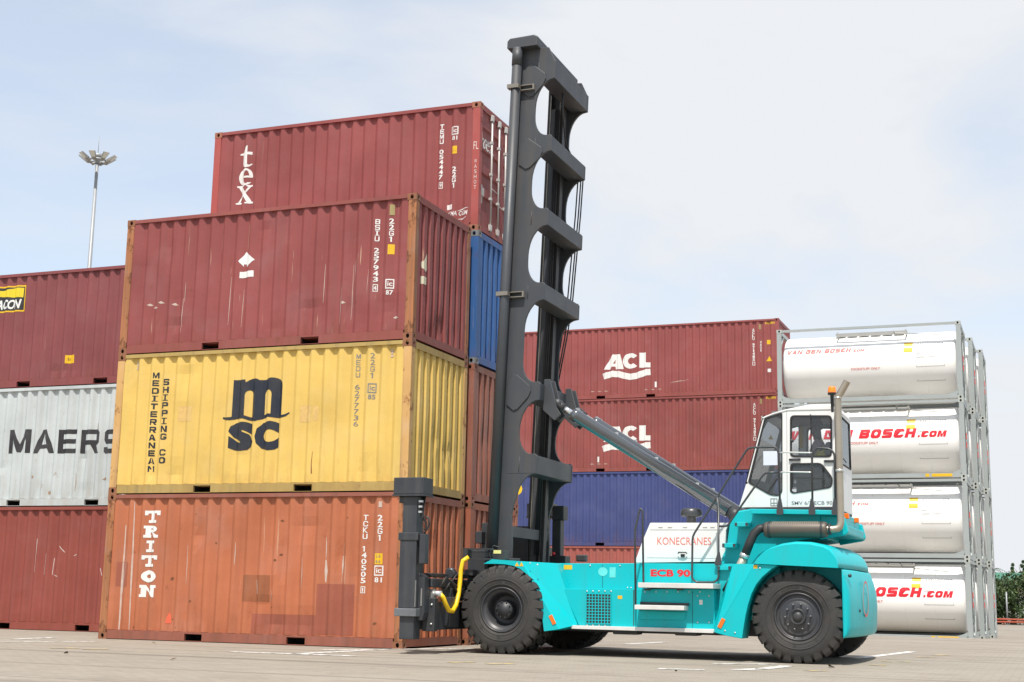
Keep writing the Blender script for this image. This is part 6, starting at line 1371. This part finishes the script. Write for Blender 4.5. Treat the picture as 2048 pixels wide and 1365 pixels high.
# ------------------------------------------------------------------ driver
def driver():
    bx = sx - .05
    J = {'pel': (bx - .02, 0, sz + .10, .15), 'wst': (bx + .02, 0, sz + .26, .135), 'chs': (bx - .01, 0, sz + .44, .165), 'nck': (bx - .03, 0, sz + .58, .06), 'hd0': (bx - .055, 0, sz + .66, .085), 'hd1': (bx - .06, 0, sz + .76, .098), 'hd2': (bx - .05, 0, sz + .84, .07)}
    E_ = [('pel', 'wst'), ('wst', 'chs'), ('chs', 'nck'), ('nck', 'hd0'), ('hd0', 'hd1'), ('hd1', 'hd2')]
    for s_, n_ in ((-1, 'a'), (1, 'b')):
        J.update({'sh' + n_: (bx - .01, s_ * .19, sz + .50, .07), 'el' + n_: (bx - .13, s_ * .25, sz + .26, .048), 'wr' + n_: (bx - .40, s_ * .20, sz + .27, .034), 'pm' + n_: (bx - .47, s_ * .185, sz + .275, .036),
                  'hp' + n_: (bx - .05, s_ * .10, sz + .08, .10), 'kn' + n_: (bx - .46, s_ * .14, sz + .10, .07), 'an' + n_: (bx - .56, s_ * .14, sz - .34, .048), 'tt' + n_: (bx - .72, s_ * .15, sz - .38, .04)})
        E_ += [('chs', 'sh' + n_), ('sh' + n_, 'el' + n_), ('el' + n_, 'wr' + n_), ('wr' + n_, 'pm' + n_), ('pel', 'hp' + n_), ('hp' + n_, 'kn' + n_), ('kn' + n_, 'an' + n_), ('an' + n_, 'tt' + n_)]
        for k in range(5):
            dy = (-.03 + .018 * k) if k < 4 else -.035 * s_ * -1; ln = (.055, .065, .07, .06)[k] if k < 4 else .04
            if k < 4:
                J['f%d%s' % (k, n_)] = (bx - .47 - ln * .6, s_ * .185 + dy, sz + .285, .010); J['g%d%s' % (k, n_)] = (bx - .48 - ln * .7, s_ * .185 + dy, sz + .245, .009)
            else:
                J['f%d%s' % (k, n_)] = (bx - .47, s_ * .185 - s_ * .045, sz + .29, .011); J['g%d%s' % (k, n_)] = (bx - .505, s_ * .185 - s_ * .05, sz + .28, .009)
            E_ += [('pm' + n_, 'f%d%s' % (k, n_)), ('f%d%s' % (k, n_), 'g%d%s' % (k, n_))]
    J['nos'] = (bx - .155, 0, sz + .735, .016); E_.append(('hd1', 'nos'))
    names = list(J); idx = {k: i for i, k in enumerate(names)}
    me = bpy.data.meshes.new('body_frame'); me.from_pydata([J[k][:3] for k in names], [(idx[a], idx[b_]) for a, b_ in E_], [])
    o = bpy.data.objects.new('person', me); COL.objects.link(o)
    sk = o.modifiers.new('skin', 'SKIN'); sd = me.skin_vertices[0].data
    for i, k in enumerate(names): sd[i].radius = (J[k][3], J[k][3]); sd[i].use_root = (k == 'pel')
    ss = o.modifiers.new('sub', 'SUBSURF'); ss.levels = 1; ss.render_levels = 1
    bpy.context.view_layer.update()
    ev = o.evaluated_get(bpy.context.evaluated_depsgraph_get()); m2 = bpy.data.meshes.new_from_object(ev)
    bpy.data.objects.remove(o)
    sknm = mat('dark_skin', (.045, .026, .018), .5); shirt = mat('lilac_grey_shirt', (.27, .22, .25), .8, var=.15); vest = mat('hi_vis_vest', (.80, .68, .05), .7, var=.1); tro = mat('navy_trousers', (.02, .024, .04), .8)
    boots = mat('work_boots', (.02, .017, .015), .7)
    m2.materials.clear()
    for m_ in (sknm, shirt, vest, tro, boots): m2.materials.append(m_)
    for p in m2.polygons:
        c = p.center; p.use_smooth = True
        if c.z > sz + .555: k = 0
        elif c.x < bx - .40 and c.z > sz + .2: k = 0
        elif c.z < sz - .31: k = 4
        elif c.z < sz + .19 and (c.x < bx + .3): k = 3
        elif c.z > sz + .47 and abs(c.y) < .15: k = 2
        elif abs(c.y) < .16 and abs(c.y) > .09 and c.z > sz + .2: k = 2
        else: k = 1
        p.material_index = k
    ob = bpy.data.objects.new('person', m2); COL.objects.link(ob); ob.location = (0, 1.375, 0)
    hair = MB().lathe([(.001, .11), (.06, .10), (.09, .06), (.103, .01), (.10, -.03), (.085, -.05)], (bx - .045, 0, sz + .78), 'z', 16); h = link('hair', hair.mesh('hair', mat('black_hair', (.008, .007, .007), .7)), ob)
    for s_ in (-1, 1):
        link('eye', MB().lathe([(.001, -.006), (.012, 0), (.001, .006)], (bx - .148, s_ * .035, sz + .765), 'x', 8).mesh('eye', mat('eye_white', (.5, .48, .45), .3)), ob)
        link('ear', MB().lathe([(.001, -.01), (.03, -.008), (.034, .004), (.001, .01)], (bx - .05, s_ * .098, sz + .745), 'y', 10).mesh('ear', sknm), ob)
    link('mouth', MB().box(bx - .152, bx - .14, -.022, .022, sz + .690, sz + .697).mesh('mouth', mat('lips', (.09, .03, .025), .5)), ob)
    tag(ob, 'person in hi-vis vest sitting in the white cab, facing the mast', 'person')
driver()

# ------------------------------------------------------------------ floodlight mast
lx, lz = at(195, 322, 60)
M_galv = mat('galvanised_pole', (.30, .31, .32), .5, .2, var=.1)
lm = empty('floodlight_mast', (lx, 60, 0), 'tall slim floodlight mast with a ring of lamps, behind the left containers', 'light mast')
link('pole', MB().tube([(0, 0, 0), (0, 0, lz * .5), (0, 0, lz + .2)], [.24, .18, .12], 16).mesh('pole', M_galv), lm)
link('lamp_ring', MB().lathe([(.62, -.08), (.72, -.08), (.72, .06), (.62, .06)], (0, 0, lz), 'z', 24, closed=True).tube([(-.68, 0, lz), (.68, 0, lz)], .04, 6).tube([(0, -.68, lz), (0, .68, lz)], .04, 6).lathe([(.001, .62), (.35, .5), (.42, .42), (.42, .25), (.2, .15), (.15, -.2)], (0, 0, lz), 'z', 18).mesh('lamp_ring', M_galv), lm)
link('lightning_rod', MB().tube([(0, 0, lz + .5), (0, 0, lz + 2.0)], .02, 6).mesh('lightning_rod', M_galv), lm)
M_lh = mat('lamp_housing', (.30, .29, .27), .5, .2, var=.15); M_lg = mat('lamp_face', (.62, .62, .58), .25, var=.05)
fl = MB().box(.55, .80, -.24, .24, -.10, .16); 
def flood():
    b = MB()
    c = Vector((.95, 0, .10)); ax = Vector((.80, 0, .60)).normalized(); up = Vector((-.60, 0, .80))
    def q(a, y, h): return c + ax * a + up * h + Vector((0, y, 0))
    P = []
    for (a, ww, hh) in ((-.22, .14, .10), (-.05, .20, .13), (.62, .30, .05)):
        P.append([q(a, -ww, -hh), q(a, ww, -hh), q(a, ww, hh), q(a, -ww, hh)])
    b.loft(P); b.tube([(.66, 0, 0), (.78, 0, -.14), (.95, 0, -.05)], .04, 6); b.lathe([(.001, -.2), (.13, -.18), (.15, 0), (.001, .05)], (.72, 0, -.02), 'z', 12)
    return b.mesh('floodlight', M_lh)
def face_():
    b = MB(); c = Vector((.95, 0, .10)); ax = Vector((.80, 0, .60)).normalized(); up = Vector((-.60, 0, .80))
    b.add([c + ax * .02 - up * .135 + Vector((0, -.18, 0)), c + ax * .02 - up * .135 + Vector((0, .18, 0)), c + ax * .6 - up * .06 + Vector((0, .27, 0)), c + ax * .6 - up * .06 + Vector((0, -.27, 0))], [(0, 1, 2, 3)]); return b.mesh('lamp_face', M_lg)
FM, FF = flood(), face_()
for k in range(8):
    o = link('floodlight', FM, lm, (0, 0, lz)); o.scale = (.95, .78, .78); o.rotation_euler = (0, 0, k * math.pi / 4 + .35); link('lamp_face', FF, o)

# ------------------------------------------------------------------ far edge: rail, shrubs, roof
KY = 68.0; GZ = -0.26
kr = empty('barrier_rail', (9, KY, GZ), 'low orange red pipe barrier in front of the far shrubs', 'barrier')
M_or = mat('orange_red_pipe', (.42, .09, .05), .5, var=.15)
for z in (.18, .34): link('rail_pipe', MB().tube([(-14, 0, z), (22, 0, z)], .05, 8).mesh('rail_pipe', M_or), kr)
for i in range(13): link('rail_post', MB().box(-14 + i * 3 - .04, -14 + i * 3 + .04, .06, .14, 0, .42).mesh('rail_post', M_or), kr)
pxx = at(2013, 1200, KY + .4)[0]
ps = empty('marker_post', (pxx, KY + .5, GZ), 'thin grey post standing behind the orange barrier', 'post'); link('shaft', MB().tube([(0, 0, 0), (.0, 0, 1.95)], .045, 8).mesh('shaft', M_galv), ps); link('base_plate', MB().box(-.12, .12, -.12, .12, .003, .03).mesh('base_plate', M_galv), ps)
leafm = []
for i, c in enumerate(((.032, .062, .02), (.05, .09, .025), (.08, .11, .03))):
    leafm.append(mat('leaf_%d' % i, c, .6, var=.35, vscale=1.5))
M_bark = mat('bark', (.09, .07, .05), .9, var=.3, vscale=8)
def shrub(x, y, h, r, seed, label, dense=1500, conic=False):
    rn = random.Random(seed); t = empty('shrub', (x, y, GZ), label, 'shrub', 'shrubs along the far edge of the yard')
    tr = MB().tube([(0, 0, 0), (.05, 0, h * .4), (0, .05, h * .85)], [.12, .08, .03], 8)
    for k in range(5):
        a = rn.uniform(0, 6.28); z = h * rn.uniform(.25, .6); tr.tube([(0, 0, z), (r * .6 * math.cos(a), r * .6 * math.sin(a), z + h * .25)], [.05, .015], 6)
    link('trunk', tr.mesh('trunk', M_bark), t)
    cl = [(rn.uniform(-1, 1) * r * .75, rn.uniform(-1, 1) * r * .6, h * rn.uniform(.12, .92), rn.uniform(.3, .62) * r * .75) for _ in range(15)]
    if conic: cl = [(rn.uniform(-1, 1) * r * (1 - k / 14) * .6, rn.uniform(-1, 1) * r * (1 - k / 14) * .6, h * (.12 + .85 * k / 14), r * (1 - k / 15) * .6) for k in range(14)]
    b = MB()
    for _ in range(dense):
        cx, cy, cz, cr = rn.choice(cl); d = Vector((rn.gauss(0, 1), rn.gauss(0, 1), rn.gauss(0, 1))).normalized() * cr * rn.uniform(.6, 1.08)
        p = Vector((cx, cy, max(.05, cz + d.z))) + Vector((d.x, d.y, 0)); s_ = rn.uniform(.05, .12)
        u = Vector((rn.gauss(0, 1), rn.gauss(0, 1), rn.gauss(0, 1))).normalized(); v = u.cross(Vector((rn.gauss(0, 1), rn.gauss(0, 1), rn.gauss(0, 1)))).normalized()
        b.add([p - u * s_, p + v * s_ * .5, p + u * s_, p - v * s_ * .5], [(0, 1, 2, 3)], mi=rn.choice((0, 0, 1, 1, 2)))
    link('crown', b.mesh('crown', leafm, fix=False), t)
SH = [('dense leafy shrub just right of the tank stacks', 6.4, 1.9), ('vine covered shrub behind the thin grey post', 7.45, 1.8), ('broad dark shrub at the right edge of the photo', 8.7, 1.9), ('leafy shrub farther right behind the barrier', 10.4, 2.0), ('low bushy shrub near the end of the barrier', 12.3, 2.0), ('leafy shrub hidden behind the tank stacks', 4.6, 1.9)]
for i, (lb, x, r_) in enumerate(SH): shrub(x, KY + 2.4 + (i % 2) * .8, 2.75 + .25 * (i % 3), r_, 100 + i, lb, 4500)
shrub(at(2026, 1130, KY + 9)[0], KY + 9, 4.2, .8, 201, 'narrow pointed tree rising above the shrubs', 1300, True)
shrub(at(2046, 1130, KY + 9)[0], KY + 9, 4.4, .9, 202, 'narrow pointed tree at the right picture edge', 1300, True)
rf = empty('green_roofed_shed', (at(2010, 1150, KY + 7)[0], KY + 7, GZ), 'low shed with pale green roof behind the shrubs', 'shed')
link('wall', MB().box(-2.2, 2.0, .3, 3, 0, 2.75).mesh('wall', mat('shed_wall', (.35, .36, .33), .8)), rf)
link('roof', MB().prism([(-2.6, 2.72), (2.3, 2.78), (1.9, 3.2), (-1.6, 3.28)], 0, 3.3).mesh('roof', mat('green_roof', (.16, .42, .32), .5)), rf)
# palm whose fronds peep out beside the stacks
pl = empty('palm_tree', (at(1994, 1125, KY + 6)[0] - .35, KY + 6, GZ), 'small palm with drooping fronds peeping out beside the tank stacks', 'palm')
link('trunk', MB().tube([(0, 0, 0), (.05, 0, 1.8), (0, 0, 3.4)], [.16, .12, .10], 10).mesh('trunk', M_bark), pl)
pb = MB(); rn = random.Random(5)
for k in range(14):
    a = k * 2 * math.pi / 14 + rn.uniform(-.1, .1); L_ = rn.uniform(.8, 1.2); rise = rn.uniform(.1, .7)
    for i in range(10):
        t = i / 9; p = Vector((math.cos(a) * L_ * t, math.sin(a) * L_ * t, 3.4 + rise * t - .9 * t * t)); d = Vector((math.cos(a), math.sin(a), rise - 1.8 * t)).normalized(); s_ = d.cross(Vector((0, 0, 1))).normalized()
        for q in (-1, 1): pb.add([p, p + d * .05, p + d * .12 + s_ * q * .22 * (1 - .5 * t) - Vector((0, 0, .08))], [(0, 1, 2)])
link('crown', pb.mesh('crown', leafm[0], fix=False), pl)

# ------------------------------------------------------------------ litter on the paving
M_lf = mat('dry_leaf', (.14, .10, .06), .8, var=.3, vscale=30)
for i, (u, v, lb) in enumerate(((1663, 1336, 'curled dry leaf on the paving in front of the rear wheel'), (1352, 1344, 'tiny dark leaf below the handler sill on the paving'), (132, 1308, 'dark leaf beside the yellow marking at the lower left'), (308, 1288, 'dark leaf close to the foot of the TRITON container'), (346, 1321, 'small leaf below the orange tag on the paving'))):
    d = CF + CR * ((u - 1024) / FPX) - CU * ((v - 682.5) / FPX); t = (0 - CAM.z) / d.z; q = CAM + d * t
    rn = random.Random(i); s_ = .04 + .03 * rn.random() + (.06 if i == 0 else 0)
    b = MB().add([(-s_, 0, .004), (-.3 * s_, -.4 * s_, .012), (s_, -.1 * s_, .02 + .3 * s_), (.2 * s_, .45 * s_, .012), (0, 0, .03)], [(0, 1, 4), (1, 2, 4), (2, 3, 4), (3, 0, 4)])
    o = link('dry_leaf', b.mesh('dry_leaf', M_lf), None, (q.x, q.y, 0)); o.rotation_euler = (0, 0, rn.uniform(0, 6)); tag(o, lb, 'leaf', 'dry leaves on the paving')
